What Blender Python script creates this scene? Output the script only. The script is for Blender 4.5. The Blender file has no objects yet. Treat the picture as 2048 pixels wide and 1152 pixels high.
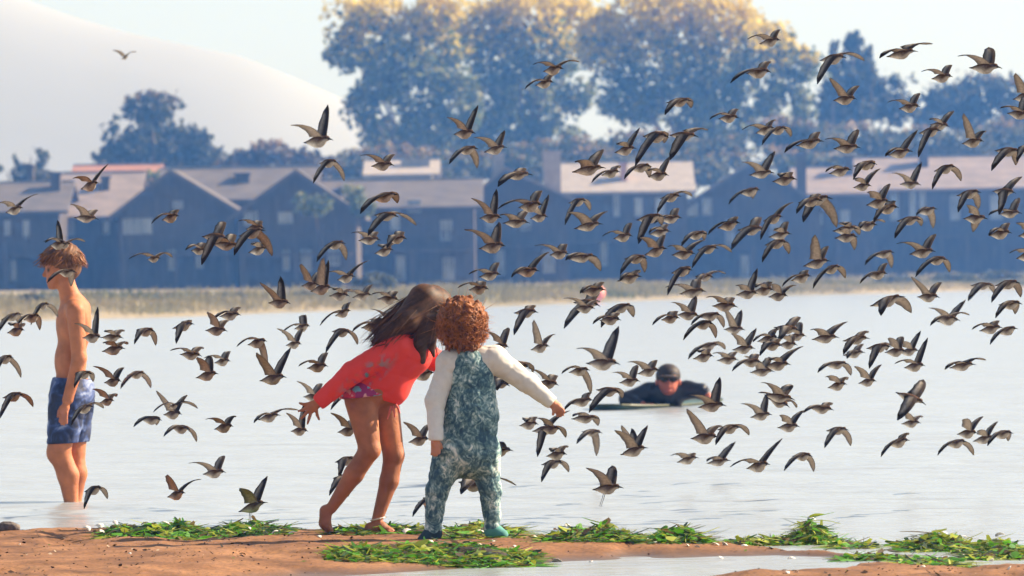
import bpy, bmesh, math, random
import numpy as np
from mathutils import Vector, Matrix

random.seed(7)
rng = np.random.default_rng(7)
SC = bpy.context.scene
COL = SC.collection

# ------------------------------------------------------------------ camera
W, HH = 2048.0, 1152.0            # pixel frame the layout is measured in
FPX = 13350.0                     # focal length in those pixels (about 235 mm)
CAM_H = 1.2                       # eye height above the water (m)
ROLL = math.radians(0.9)
PITCH = (576.0 - 548.0) / FPX
R_ = Vector((math.cos(ROLL), 0, -math.sin(ROLL)))
U0 = Vector((math.sin(ROLL), 0, math.cos(ROLL)))
FW0 = Vector((0, 1, 0))
FW = (FW0 * math.cos(PITCH) - U0 * math.sin(PITCH)).normalized()
UP = (U0 * math.cos(PITCH) + FW0 * math.sin(PITCH)).normalized()
CAMPOS = Vector((0, 0, CAM_H))

cam_data = bpy.data.cameras.new('camera')
cam_data.sensor_width = 36.0
cam_data.lens = 36.0 * FPX / W
cam_data.clip_start = 1.0
cam_data.clip_end = 6000.0
cam_data.dof.use_dof = True
cam_data.dof.focus_distance = 30.5
cam_data.dof.aperture_fstop = 9.5
cam = bpy.data.objects.new('camera', cam_data)
COL.objects.link(cam)
cam.matrix_world = Matrix(((R_.x, UP.x, -FW.x, 0), (R_.y, UP.y, -FW.y, 0), (R_.z, UP.z, -FW.z, CAM_H), (0, 0, 0, 1)))
SC.camera = cam


def P(px, py, Y):
    """the point of the world at distance Y that the frame shows at pixel px, py"""
    d = R_ * (px - W / 2) + UP * (HH / 2 - py) + FW * FPX
    return CAMPOS + d * (Y / d.y)


def YW(px, py, z=0.0):
    """distance at which the level z appears at pixel px, py"""
    d = R_ * (px - W / 2) + UP * (HH / 2 - py) + FW * FPX
    return (z - CAM_H) / d.z * d.y


# ------------------------------------------------------------------ light
SUN_EL, SUN_AZ = math.radians(34), math.radians(72)     # azimuth from +Y (away) towards +X (right)
sun_dir = Vector((math.sin(SUN_AZ) * math.cos(SUN_EL), math.cos(SUN_AZ) * math.cos(SUN_EL), math.sin(SUN_EL)))
world = bpy.data.worlds.new('World')
SC.world = world
world.use_nodes = True
wn = world.node_tree
bg = wn.nodes['Background']
sky = wn.nodes.new('ShaderNodeTexSky')
sky.sky_type = 'NISHITA'
sky.sun_disc = False
sky.sun_elevation = SUN_EL
sky.sun_rotation = SUN_AZ
sky.air_density = 1.0
sky.dust_density = 0.7
sky.ozone_density = 1.0
hsv = wn.nodes.new('ShaderNodeHueSaturation')       # milky summer sky
hsv.inputs['Saturation'].default_value = 0.45
wn.links.new(sky.outputs['Color'], hsv.inputs['Color'])
wn.links.new(hsv.outputs['Color'], bg.inputs['Color'])
bg.inputs['Strength'].default_value = 0.062
sun_data = bpy.data.lights.new('sun', 'SUN')
sun_data.energy = 5.0
sun_data.angle = math.radians(0.55)
sun_data.color = (1.0, 0.84, 0.64)
sun = bpy.data.objects.new('sun', sun_data)
COL.objects.link(sun)
sun.rotation_euler = sun_dir.to_track_quat('Z', 'Y').to_euler()
SC.view_settings.view_transform = 'Standard'
SC.view_settings.look = 'None'
SC.view_settings.gamma = 1.0
SC.view_settings.use_curve_mapping = False
SC.view_settings.exposure = 1.35
SC.cycles.use_denoising = True
SC.cycles.max_bounces = 6
SC.cycles.volume_bounces = 1
SC.cycles.transparent_max_bounces = 8
SC.cycles.caustics_reflective = False
SC.cycles.caustics_refractive = False


# ------------------------------------------------------------------ helpers
def link_mesh(name, verts, faces, mat=None, parent=None, smooth=False, cols=None):
    me = bpy.data.meshes.new(name)
    me.from_pydata([tuple(v) for v in verts], [], faces)
    if cols is not None:
        at = me.color_attributes.new('Col', 'FLOAT_COLOR', 'POINT')
        c = np.ones((len(verts), 4), np.float32)
        c[:, :3] = np.asarray(cols, np.float32)
        at.data.foreach_set('color', c.ravel())
    if smooth:
        me.polygons.foreach_set('use_smooth', np.ones(len(me.polygons), bool))
    me.update()
    o = bpy.data.objects.new(name, me)
    COL.objects.link(o)
    if mat:
        for m in (mat if isinstance(mat, (list, tuple)) else [mat]):
            me.materials.append(m)
    if parent:
        o.parent = parent
    return o


def empty(name, M):
    o = bpy.data.objects.new(name, None)
    o.empty_display_size = 0.1
    COL.objects.link(o)
    o.matrix_world = M
    return o


def tag(o, label, cat=None, group=None, kind=None):
    if label:
        o['label'] = label
    if cat:
        o['category'] = cat
    if group:
        o['group'] = group
    if kind:
        o['kind'] = kind
    return o


class MB:
    """collects boxes, prisms and quads into one mesh"""
    def __init__(self):
        self.v, self.f, self.m = [], [], []

    def quad(self, a, b, c, d, m=0):
        n = len(self.v)
        self.v += [a, b, c, d]
        self.f.append((n, n + 1, n + 2, n + 3)); self.m.append(m)

    def box(self, x0, x1, y0, y1, z0, z1, m=0):
        n = len(self.v)
        self.v += [(x, y, z) for z in (z0, z1) for y in (y0, y1) for x in (x0, x1)]
        for q in ((0, 2, 3, 1), (4, 5, 7, 6), (0, 1, 5, 4), (2, 6, 7, 3), (0, 4, 6, 2), (1, 3, 7, 5)):
            self.f.append(tuple(n + i for i in q)); self.m.append(m)

    def prism(self, pts, axis, a, b, m=0):
        """closed prism: polygon pts in the plane across axis ('x' or 'y'), from a to b"""
        n = len(self.v); k = len(pts)
        for t in (a, b):
            for p in pts:
                self.v.append((t, p[0], p[1]) if axis == 'x' else (p[0], t, p[1]))
        self.f.append(tuple(n + i for i in range(k))); self.m.append(m)
        self.f.append(tuple(n + k + i for i in reversed(range(k)))); self.m.append(m)
        for i in range(k):
            j = (i + 1) % k
            self.f.append((n + i, n + k + i, n + k + j, n + j)); self.m.append(m)

    def tube(self, pts, rads, sides=6, m=0):
        n = len(self.v)
        pts = [Vector(p) for p in pts]
        for i, p in enumerate(pts):
            t = (pts[min(i + 1, len(pts) - 1)] - pts[max(i - 1, 0)]).normalized()
            a = t.cross(Vector((0, 0, 1)))
            if a.length < 1e-3:
                a = t.cross(Vector((1, 0, 0)))
            a.normalize(); b = t.cross(a)
            for s in range(sides):
                th = 2 * math.pi * s / sides
                self.v.append(tuple(p + a * (math.cos(th) * rads[i]) + b * (math.sin(th) * rads[i])))
        for i in range(len(pts) - 1):
            for s in range(sides):
                s2 = (s + 1) % sides
                self.f.append((n + i * sides + s, n + i * sides + s2, n + (i + 1) * sides + s2, n + (i + 1) * sides + s)); self.m.append(m)
        self.f.append(tuple(n + s for s in range(sides))); self.m.append(m)
        e = n + (len(pts) - 1) * sides
        self.f.append(tuple(e + s for s in reversed(range(sides)))); self.m.append(m)

    def build(self, name, mat=None, parent=None, smooth=False):
        o = link_mesh(name, self.v, self.f, mat, parent, smooth)
        if isinstance(mat, (list, tuple)):
            o.data.polygons.foreach_set('material_index', self.m)
        bm = bmesh.new(); bm.from_mesh(o.data)
        bmesh.ops.recalc_face_normals(bm, faces=bm.faces)
        bm.to_mesh(o.data); bm.free()
        return o


def new_mat(name):
    m = bpy.data.materials.new(name)
    m.use_nodes = True
    return m, m.node_tree, m.node_tree.nodes['Principled BSDF']


def lk(nt, a, b):
    nt.links.new(a, b)


def ramp(nt, fac, stops):
    r = nt.nodes.new('ShaderNodeValToRGB')
    el = r.color_ramp.elements
    el[0].position, el[0].color = stops[0][0], (*stops[0][1], 1)
    el[1].position, el[1].color = stops[-1][0], (*stops[-1][1], 1)
    for p, c in stops[1:-1]:
        e = el.new(p); e.color = (*c, 1)
    lk(nt, fac, r.inputs['Fac'])
    return r.outputs['Color']


def noise(nt, scale, detail=4, rough=0.55, coords='Object', stretch=(1, 1, 1), dist=0.0):
    tc = nt.nodes.new('ShaderNodeTexCoord')
    mp = nt.nodes.new('ShaderNodeMapping')
    mp.inputs['Scale'].default_value = stretch
    lk(nt, tc.outputs[coords], mp.inputs['Vector'])
    n = nt.nodes.new('ShaderNodeTexNoise')
    n.inputs['Scale'].default_value = scale
    n.inputs['Detail'].default_value = detail
    n.inputs['Roughness'].default_value = rough
    n.inputs['Distortion'].default_value = dist
    lk(nt, mp.outputs['Vector'], n.inputs['Vector'])
    return n.outputs['Fac']


def bump(nt, height, strength, dist, bsdf, chain=None):
    b = nt.nodes.new('ShaderNodeBump')
    b.inputs['Strength'].default_value = strength
    b.inputs['Distance'].default_value = dist
    lk(nt, height, b.inputs['Height'])
    if chain is not None:
        lk(nt, chain, b.inputs['Normal'])
    lk(nt, b.outputs['Normal'], bsdf.inputs['Normal'])
    return b.outputs['Normal']


def noise_mat(name, stops, scale=5, rough=0.8, detail=5, stretch=(1, 1, 1), bmp=0.0, bscale=None, bdist=0.01, spec=0.3):
    m, nt, bs = new_mat(name)
    f = noise(nt, scale, detail, stretch=stretch)
    lk(nt, ramp(nt, f, stops), bs.inputs['Base Color'])
    bs.inputs['Roughness'].default_value = rough
    bs.inputs['Specular IOR Level'].default_value = spec
    if bmp:
        bump(nt, noise(nt, bscale or scale * 3, 6, stretch=stretch), bmp, bdist, bs)
    return m


def attr_mat(name, rough=0.7, spec=0.3, trans=0.0, var=0.0, vscale=20, sss=0.0):
    """colour from the mesh's own colour attribute, with a little procedural variation"""
    m, nt, bs = new_mat(name)
    at = nt.nodes.new('ShaderNodeAttribute'); at.attribute_name = 'Col'
    src = at.outputs['Color']
    if var:
        f = noise(nt, vscale, 5)
        mx = nt.nodes.new('ShaderNodeMix'); mx.data_type = 'RGBA'; mx.blend_type = 'MULTIPLY'
        mx.inputs['Factor'].default_value = 1.0
        lk(nt, src, mx.inputs['A'])
        lk(nt, ramp(nt, f, [(0.3, (1 - var,) * 3), (0.7, (1 + var * 0.6,) * 3)]), mx.inputs['B'])
        src = mx.outputs['Result']
    lk(nt, src, bs.inputs['Base Color'])
    bs.inputs['Roughness'].default_value = rough
    bs.inputs['Specular IOR Level'].default_value = spec
    if sss:
        bs.inputs['Subsurface Weight'].default_value = sss
        bs.inputs['Subsurface Radius'].default_value = (0.012, 0.004, 0.002)
        bs.inputs['Subsurface Scale'].default_value = 1.0
    if trans:
        out = nt.nodes['Material Output']
        tr = nt.nodes.new('ShaderNodeBsdfTranslucent')
        lk(nt, src, tr.inputs['Color'])
        ms = nt.nodes.new('ShaderNodeMixShader'); ms.inputs['Fac'].default_value = trans
        lk(nt, bs.outputs['BSDF'], ms.inputs[1]); lk(nt, tr.outputs['BSDF'], ms.inputs[2])
        lk(nt, ms.outputs['Shader'], out.inputs['Surface'])
    return m


# value noise on arrays (for terrain and shaping)
_perm = rng.random((256, 256))


def vnoise(x, y, s=1.0, octaves=4, off=0):
    x = np.asarray(x, float) * s + off * 17.3; y = np.asarray(y, float) * s + off * 9.1
    out = np.zeros(np.broadcast(x, y).shape); amp = 1.0; tot = 0
    for o in range(octaves):
        xi = np.floor(x).astype(int); yi = np.floor(y).astype(int)
        fx = x - xi; fy = y - yi
        fx = fx * fx * (3 - 2 * fx); fy = fy * fy * (3 - 2 * fy)
        g = lambda a, b: _perm[a % 256, b % 256]
        v = (g(xi, yi) * (1 - fx) + g(xi + 1, yi) * fx) * (1 - fy) + (g(xi, yi + 1) * (1 - fx) + g(xi + 1, yi + 1) * fx) * fy
        out += amp * v; tot += amp
        amp *= 0.5; x = x * 2.03 + 5.2; y = y * 2.03 + 1.7
    return out / tot - 0.5


def grid_mesh(name, xs, ys, zf, mat):
    X, Y = np.meshgrid(xs, ys)
    Z = zf(X, Y)
    nx, ny = len(xs), len(ys)
    v = np.stack([X.ravel(), Y.ravel(), Z.ravel()], 1)
    idx = np.arange(nx * ny).reshape(ny, nx)
    f = np.stack([idx[:-1, :-1].ravel(), idx[:-1, 1:].ravel(), idx[1:, 1:].ravel(), idx[1:, :-1].ravel()], 1)
    me = bpy.data.meshes.new(name)
    me.vertices.add(len(v)); me.vertices.foreach_set('co', v.astype(np.float32).ravel())
    me.loops.add(f.size); me.loops.foreach_set('vertex_index', f.astype(np.int32).ravel())
    me.polygons.add(len(f)); me.polygons.foreach_set('loop_start', np.arange(0, f.size, 4, dtype=np.int32))
    me.polygons.foreach_set('use_smooth', np.ones(len(f), bool))
    me.update(calc_edges=True)
    me.materials.append(mat)
    o = bpy.data.objects.new(name, me); COL.objects.link(o)
    return o


def cards(name, C, A, B, cols, mat, parent=None):
    """one mesh of leaf-shaped quads: centres C, half-axes A and B (N x 3 arrays)"""
    n = len(C)
    v = np.empty((n, 4, 3), np.float32)
    v[:, 0] = C - A; v[:, 1] = C - B * 0.8 + A * 0.1; v[:, 2] = C + A; v[:, 3] = C + B * 0.8 + A * 0.1
    me = bpy.data.meshes.new(name)
    me.vertices.add(n * 4); me.vertices.foreach_set('co', v.ravel())
    me.loops.add(n * 4); me.loops.foreach_set('vertex_index', np.arange(n * 4, dtype=np.int32))
    me.polygons.add(n); me.polygons.foreach_set('loop_start', np.arange(0, n * 4, 4, dtype=np.int32))
    me.update(calc_edges=True)
    at = me.color_attributes.new('Col', 'FLOAT_COLOR', 'POINT')
    c = np.ones((n, 4, 4), np.float32); c[:, :, :3] = np.asarray(cols)[:, None, :]
    at.data.foreach_set('color', c.ravel())
    me.materials.append(mat)
    o = bpy.data.objects.new(name, me); COL.objects.link(o)
    if parent:
        o.parent = parent
    return o


def rand_dirs(n):
    d = rng.normal(size=(n, 3)); return d / np.linalg.norm(d, axis=1)[:, None]


# ------------------------------------------------------------------ signed-distance bodies -> one continuous surface
class SDF:
    def __init__(s, lo, hi, vox):
        s.vox = vox; s.lo = np.array(lo, float)
        n = np.ceil((np.array(hi) - s.lo) / vox).astype(int) + 1
        s.ax = [s.lo[i] + vox * np.arange(n[i]) for i in range(3)]
        s.f = np.full(n, 30.0, np.float32)

    def _win(s, lo, hi):
        sl = []
        for i in range(3):
            a = int(np.clip(np.floor((lo[i] - s.lo[i]) / s.vox), 0, len(s.ax[i])))
            b = int(np.clip(np.ceil((hi[i] - s.lo[i]) / s.vox) + 1, 0, len(s.ax[i])))
            sl.append(slice(a, b))
        g = np.meshgrid(*[s.ax[i][sl[i]] for i in range(3)], indexing='ij', sparse=True)
        return tuple(sl), g

    def _join(s, sl, d, k, op):
        a = s.f[sl]
        if op == 'sub':
            s.f[sl] = np.maximum(a, -d)
            return
        if k > 0:
            h = np.clip(0.5 + 0.5 * (a - d) / k, 0, 1)
            s.f[sl] = a * (1 - h) + d * h - k * h * (1 - h)
        else:
            s.f[sl] = np.minimum(a, d)

    def cone(s, a, b, ra, rb, k=4.0, op='add', sq=1.0):
        """tapered capsule; sq squashes its depth"""
        a = np.array(a, float); b = np.array(b, float)
        m = max(ra, rb) + k + 3 * s.vox
        sl, (x, y, z) = s._win(np.minimum(a, b) - m, np.maximum(a, b) + m)
        ba = b - a; L2 = max((ba ** 2).sum(), 1e-6)
        t = np.clip(((x - a[0]) * ba[0] + (y - a[1]) * ba[1] + (z - a[2]) * ba[2]) / L2, 0, 1)
        d = np.sqrt((x - a[0] - t * ba[0]) ** 2 + ((y - a[1] - t * ba[1]) / sq) ** 2 + (z - a[2] - t * ba[2]) ** 2) - (ra + t * (rb - ra))
        s._join(sl, d.astype(np.float32), k, op)
        return s

    def chain(s, pts, rads, k=4.0, sq=1.0):
        for i in range(len(pts) - 1):
            s.cone(pts[i], pts[i + 1], rads[i], rads[i + 1], k, sq=sq)
        return s

    def ell(s, c, r, k=4.0, op='add', tilt=0.0):
        c = np.array(c, float); r = np.array(r, float)
        m = r.max() + k + 3 * s.vox
        sl, (x, y, z) = s._win(c - m, c + m)
        x = x - c[0]; y = y - c[1]; z = z - c[2]
        if tilt:
            ct, st = math.cos(tilt), math.sin(tilt)
            x, z = x * ct + z * st, -x * st + z * ct
        k0 = np.sqrt((x / r[0]) ** 2 + (y / r[1]) ** 2 + (z / r[2]) ** 2)
        k1 = np.sqrt((x / r[0] ** 2) ** 2 + (y / r[1] ** 2) ** 2 + (z / r[2] ** 2) ** 2) + 1e-6
        s._join(sl, (k0 * (k0 - 1) / k1).astype(np.float32), k, op)
        return s

    def cut(s, p, n):
        """remove everything on the side n points to"""
        n = np.array(n, float); n /= np.linalg.norm(n)
        x, y, z = np.meshgrid(*s.ax, indexing='ij', sparse=True)
        s.f = np.maximum(s.f, ((x - p[0]) * n[0] + (y - p[1]) * n[1] + (z - p[2]) * n[2]).astype(np.float32))
        return s

    def wrinkle(s, fn):
        x, y, z = np.meshgrid(*s.ax, indexing='ij', sparse=True)
        near = np.abs(s.f) < 8
        s.f = np.where(near, s.f + fn(x, y, z), s.f).astype(np.float32)
        return s

    def mesh(s):
        f = s.f; neg = f < 0
        c = [neg[i:f.shape[0] - 1 + i, j:f.shape[1] - 1 + j, k:f.shape[2] - 1 + k] for i in (0, 1) for j in (0, 1) for k in (0, 1)]
        cnt = sum(a.astype(np.int8) for a in c)
        act = (cnt > 0) & (cnt < 8)
        I = np.argwhere(act)
        vid = np.full(act.shape, -1, np.int64); vid[act] = np.arange(len(I))
        corner = np.array([(i, j, k) for i in (0, 1) for j in (0, 1) for k in (0, 1)])
        val = np.stack([f[I[:, 0] + a, I[:, 1] + b, I[:, 2] + cc] for a, b, cc in corner], 1)
        acc = np.zeros((len(I), 3)); num = np.zeros(len(I))
        for a in range(8):
            for b in range(a + 1, 8):
                if abs(corner[a] - corner[b]).sum() != 1:
                    continue
                va, vb = val[:, a], val[:, b]
                m = (va < 0) != (vb < 0)
                t = np.where(m, va / np.where(m, va - vb, 1), 0)
                pt = corner[a] + t[:, None] * (corner[b] - corner[a])
                acc += np.where(m[:, None], pt, 0); num += m
        V = s.lo + (I + acc / num[:, None]) * s.vox
        F = []
        for ax in range(3):
            o = [a for a in range(3) if a != ax]
            sl0 = [slice(None)] * 3; sl1 = [slice(None)] * 3
            sl0[ax] = slice(0, -1); sl1[ax] = slice(1, None)
            A = neg[tuple(sl0)]; B = neg[tuple(sl1)]
            E = np.argwhere(A != B)
            ok = np.all([(E[:, q] > 0) & (E[:, q] < f.shape[q] - 1) for q in o], axis=0)
            E = E[ok]
            sgn = A[tuple(E.T)]
            def cell(d0, d1):
                e = E.copy(); e[:, o[0]] -= d0; e[:, o[1]] -= d1
                return vid[tuple(e.T)]
            q = np.stack([cell(0, 0), cell(1, 0), cell(1, 1), cell(0, 1)], 1)
            flip = sgn if ax != 1 else ~sgn
            q[~flip] = q[~flip][:, ::-1]
            F.append(q)
        return V, np.concatenate(F)


def sdf_object(name, sdf, k, base, mat, parent, colfn=None):
    """turn the field (in the figure's own pixel units: px, depth, -py) into metres about base"""
    V, F = sdf.mesh()
    co = np.stack([(V[:, 0] - base[0]) * k, V[:, 1] * k, (V[:, 2] + base[1]) * k], 1)
    me = bpy.data.meshes.new(name)
    me.vertices.add(len(co)); me.vertices.foreach_set('co', co.astype(np.float32).ravel())
    me.loops.add(F.size); me.loops.foreach_set('vertex_index', F.astype(np.int32).ravel())
    me.polygons.add(len(F)); me.polygons.foreach_set('loop_start', np.arange(0, F.size, 4, dtype=np.int32))
    me.polygons.foreach_set('use_smooth', np.ones(len(F), bool))
    me.update(calc_edges=True)
    bm = bmesh.new(); bm.from_mesh(me)
    bmesh.ops.recalc_face_normals(bm, faces=bm.faces)
    bm.to_mesh(me); bm.free()
    if colfn is not None:
        at = me.color_attributes.new('Col', 'FLOAT_COLOR', 'POINT')
        c = np.ones((len(V), 4), np.float32); c[:, :3] = colfn(V[:, 0], V[:, 1], -V[:, 2])
        at.data.foreach_set('color', c.ravel())
    me.materials.append(mat)
    o = bpy.data.objects.new(name, me); COL.objects.link(o)
    o.parent = parent
    return o


def figure_root(name, bx, by, Y):
    p = P(bx, by, Y)
    M = Matrix(((R_.x, 0, U0.x, p.x), (R_.y, 1, U0.y, p.y), (R_.z, 0, U0.z, p.z), (0, 0, 0, 1)))
    return empty(name, M), (p - CAMPOS).dot(FW) / FPX

# ================================================================== SETTING
def interp(pts):
    xs = [p[0] for p in pts]; ys = [p[1] for p in pts]
    return lambda x: np.interp(x, xs, ys)


# ---- near sand spit
def to_xy(lst):
    out = []
    for px, py in lst:
        Y = YW(px, py, 0.0); p = P(px, py, Y); out.append((p.x, p.y))
    return sorted(out)


_b = to_xy([(0, 1066), (300, 1066), (600, 1068), (850, 1068), (1080, 1078), (1300, 1082), (1430, 1092), (1560, 1104), (1680, 1112)])
_f = to_xy([(560, 1156), (760, 1146), (1050, 1128), (1300, 1118), (1450, 1112), (1600, 1112), (1700, 1114)])
back_edge = interp([(-9.0, 31.0)] + _b + [(6.0, 26.6)])
front_edge = interp([(-9.0, 22.0), (-2.2, 24.0)] + _f + [(6.0, 27.4)])
_s2 = to_xy([(1400, 1162), (1500, 1142), (1660, 1137), (1740, 1124), (1800, 1136), (1930, 1144), (2048, 1138)])
front_spit = interp([(-1.0, 24.0)] + _s2 + [(6.0, 27.0)])


def sand_z(X, Y):
    ins = np.minimum(back_edge(X) - Y, (Y - front_edge(X)) * 0.9)
    ins2 = (front_spit(X) - Y) * 0.8
    n1 = vnoise(X, Y, 0.9, 3, 1); n2 = vnoise(X, Y * 0.7, 5.0, 4, 2); n3 = vnoise(X, Y * 0.6, 17.0, 3, 3)
    d = np.maximum(ins, ins2) + n1 * 0.35
    d = d + np.clip(X - 0.75, 0, 1) * (vnoise(X, Y * 0.8, 1.8, 3, 7) * 1.5 - 0.12)
    z = np.where(d > 0, 0.062 * (1 - np.exp(-d / 0.45)), np.maximum(0.10 * d, -0.35))
    on = np.clip((d + 0.1) / 0.3, 0, 1)
    dents = -0.020 * np.clip(vnoise(X, Y * 0.55, 3.2, 2, 5) - 0.12, 0, 1) / 0.2
    return z + on * (n2 * 0.022 + n3 * 0.013 + dents * 1.3) + n1 * 0.012


def make_sand_mat():
    m, nt, bs = new_mat('wet_sand')
    f = noise(nt, 3.0, 6)
    dry = ramp(nt, f, [(0.28, (0.095, 0.042, 0.019)), (0.48, (0.21, 0.096, 0.041)), (0.72, (0.31, 0.155, 0.072))])
    g = noise(nt, 55, 3)
    mx = nt.nodes.new('ShaderNodeMix'); mx.data_type = 'RGBA'; mx.blend_type = 'MULTIPLY'; mx.inputs['Factor'].default_value = 0.75
    lk(nt, dry, mx.inputs['A']); lk(nt, ramp(nt, g, [(0.32, (0.35, 0.33, 0.32)), (0.5, (0.95, 0.95, 0.95)), (0.72, (1.35, 1.3, 1.2))]), mx.inputs['B'])
    geo = nt.nodes.new('ShaderNodeNewGeometry'); sep = nt.nodes.new('ShaderNodeSeparateXYZ')
    lk(nt, geo.outputs['Position'], sep.inputs[0])
    mr = nt.nodes.new('ShaderNodeMapRange'); mr.inputs['From Min'].default_value = 0.0; mr.inputs['From Max'].default_value = 0.028
    lk(nt, sep.outputs['Z'], mr.inputs['Value'])
    wet = nt.nodes.new('ShaderNodeMix'); wet.data_type = 'RGBA'
    lk(nt, mr.outputs['Result'], wet.inputs['Factor'])
    wet.inputs['A'].default_value = (0.12, 0.075, 0.05, 1)
    lk(nt, mx.outputs['Result'], wet.inputs['B'])
    lk(nt, wet.outputs['Result'], bs.inputs['Base Color'])
    mr2 = nt.nodes.new('ShaderNodeMapRange'); mr2.inputs['From Max'].default_value = 0.028
    mr2.inputs['To Min'].default_value = 0.3; mr2.inputs['To Max'].default_value = 0.9
    lk(nt, sep.outputs['Z'], mr2.inputs['Value']); lk(nt, mr2.outputs['Result'], bs.inputs['Roughness'])
    bs.inputs['Specular IOR Level'].default_value = 0.3
    bump(nt, noise(nt, 90, 4), 0.5, 0.004, bs)
    return m


sand = grid_mesh('sand', np.arange(-6.0, 6.01, 0.03), np.arange(18.0, 34.0, 0.035), sand_z, make_sand_mat())
tag(sand, 'orange brown sand spit along the near water edge', kind='structure')

_sx = sand.data


_YS = np.arange(22.0, 33.5, 0.02)


def ground_at(px, py):
    """where the frame's pixel meets the sand (or the water)"""
    d = R_ * (px - W / 2) + UP * (HH / 2 - py) + FW * FPX
    xs_ = d.x / d.y * _YS; zs_ = CAM_H + d.z / d.y * _YS
    hit = np.nonzero(zs_ <= np.maximum(sand_z(xs_, _YS), 0.0))[0]
    Y = float(_YS[hit[0]]) if len(hit) else YW(px, py, 0.0)
    return P(px, py, Y)


# ---- water
def make_water_mat():
    m, nt, bs = new_mat('bay_water')
    bs.inputs['Base Color'].default_value = (0.31, 0.335, 0.36, 1)
    bs.inputs['Roughness'].default_value = 0.20
    bs.inputs['IOR'].default_value = 1.33
    bs.inputs['Specular IOR Level'].default_value = 0.5
    n1 = noise(nt, 1.0, 4, 0.55, stretch=(0.55, 1.0, 1), dist=0.3)
    n2 = noise(nt, 5.0, 3, 0.5, stretch=(0.5, 1.0, 1), dist=0.2)
    n3 = noise(nt, 0.16, 3, 0.5, stretch=(0.6, 1.0, 1))
    a = bump(nt, n3, 0.6, 0.22, bs)
    b = bump(nt, n1, 1.0, 0.12, bs, a)
    bump(nt, n2, 0.9, 0.024, bs, b)
    return m


WATER = make_water_mat()
# ripple rings and little chop near the shore are real relief; the far water is a plain sheet
def water_z(X, Y):
    z = 0.036 * vnoise(X * 0.45, Y, 1.3, 3, 11) + 0.012 * vnoise(X * 0.5, Y, 5.0, 2, 12)
    fade = np.clip((Y - 31) / 3.0, 0, 1) * np.clip((64 - Y) / 4.0, 0, 1) * np.clip((8 - np.abs(X)) / 1.0, 0, 1)
    bp = P(130, 1003, 34.8)
    r = np.hypot(X - bp.x, Y - bp.y)
    ring = 0.012 * np.sin(r * 16) * np.exp(-r * 1.6)
    return (z * fade + ring * np.clip((8 - np.abs(X)), 0, 1))


xs = np.concatenate([[-400, -200, -100, -50, -25, -14], np.arange(-9, 9.01, 0.06), [14, 25, 50, 100, 200, 400]])
ys = np.concatenate([[2, 10, 17], np.arange(20, 66, 0.08), np.arange(68, 120, 4), np.arange(120, 640, 20)])
water = grid_mesh('water', xs, ys, water_z, WATER)
tag(water, 'pale glittering bay water between the sand and the far bank', kind='structure')

# ---- far bank
_shore = []
for px, py in [(-300, 652), (0, 643), (200, 637), (320, 636), (450, 630), (640, 623), (980, 614), (1200, 605), (1470, 594), (1700, 589), (2040, 579), (2350, 571)]:
    Y = YW(px, py, 0.0); p = P(px, py, Y); _shore.append((p.x, p.y))
shore_y = interp([(-500, 150)] + sorted(_shore) + [(500, 700)])


def bank_z(X, Y):
    d = Y - shore_y(X) + 2.5 * vnoise(X, Y, 0.12, 3, 21)
    z = np.where(d > 0, 0.34 * (1 - np.exp(-d / 6.0)) + 0.0022 * np.clip(d, 0, 180), 0.05 * d)
    z = z + np.clip(d / 20, 0, 1) * vnoise(X, Y, 0.10, 4, 22) * 0.35
    return np.maximum(z, -1.0)


bank_mat = noise_mat('dry_marsh', [(0.3, (0.10, 0.10, 0.05)), (0.5, (0.24, 0.20, 0.125)), (0.7, (0.34, 0.28, 0.18))], 0.13, 0.9, 6, stretch=(1, 0.35, 1), bmp=0.6, bscale=2, bdist=0.2)
far_bank = grid_mesh('far_bank', np.arange(-260, 260.1, 2.0), np.concatenate([np.arange(140, 460, 1.5), np.arange(460, 720, 10)]), bank_z, bank_mat)
tag(far_bank, 'pale dry grassy bank across the water', kind='structure')

# ---- hill far behind
def hill_z(X, Y):
    px = X / (620 / FPX) + 1024
    ridge = np.interp(px, [-5000, -200, 200, 500, 650, 1000, 1500, 2100, 9000], [50, 33, 26.5, 23.5, 20.5, 12, 2, -7, -8]) + 3 * vnoise(X, Y, 0.02, 4, 31)
    ridge2 = np.interp(px, [-5000, 0, 420, 640, 900, 2100, 9000], [14, 9, 8, 6, 1, -6, -7]) + 2 * vnoise(X, Y, 0.024, 4, 32)
    return np.maximum(ridge * np.exp(-((Y - 620) / 34.0) ** 2), ridge2 * np.exp(-((Y - 560) / 22.0) ** 2)) - 2


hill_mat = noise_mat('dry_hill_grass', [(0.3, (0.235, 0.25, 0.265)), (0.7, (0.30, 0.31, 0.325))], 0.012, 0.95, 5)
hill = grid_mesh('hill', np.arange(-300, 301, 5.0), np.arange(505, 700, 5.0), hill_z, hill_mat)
tag(hill, 'pale dry hill fading into the haze', kind='structure')

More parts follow.
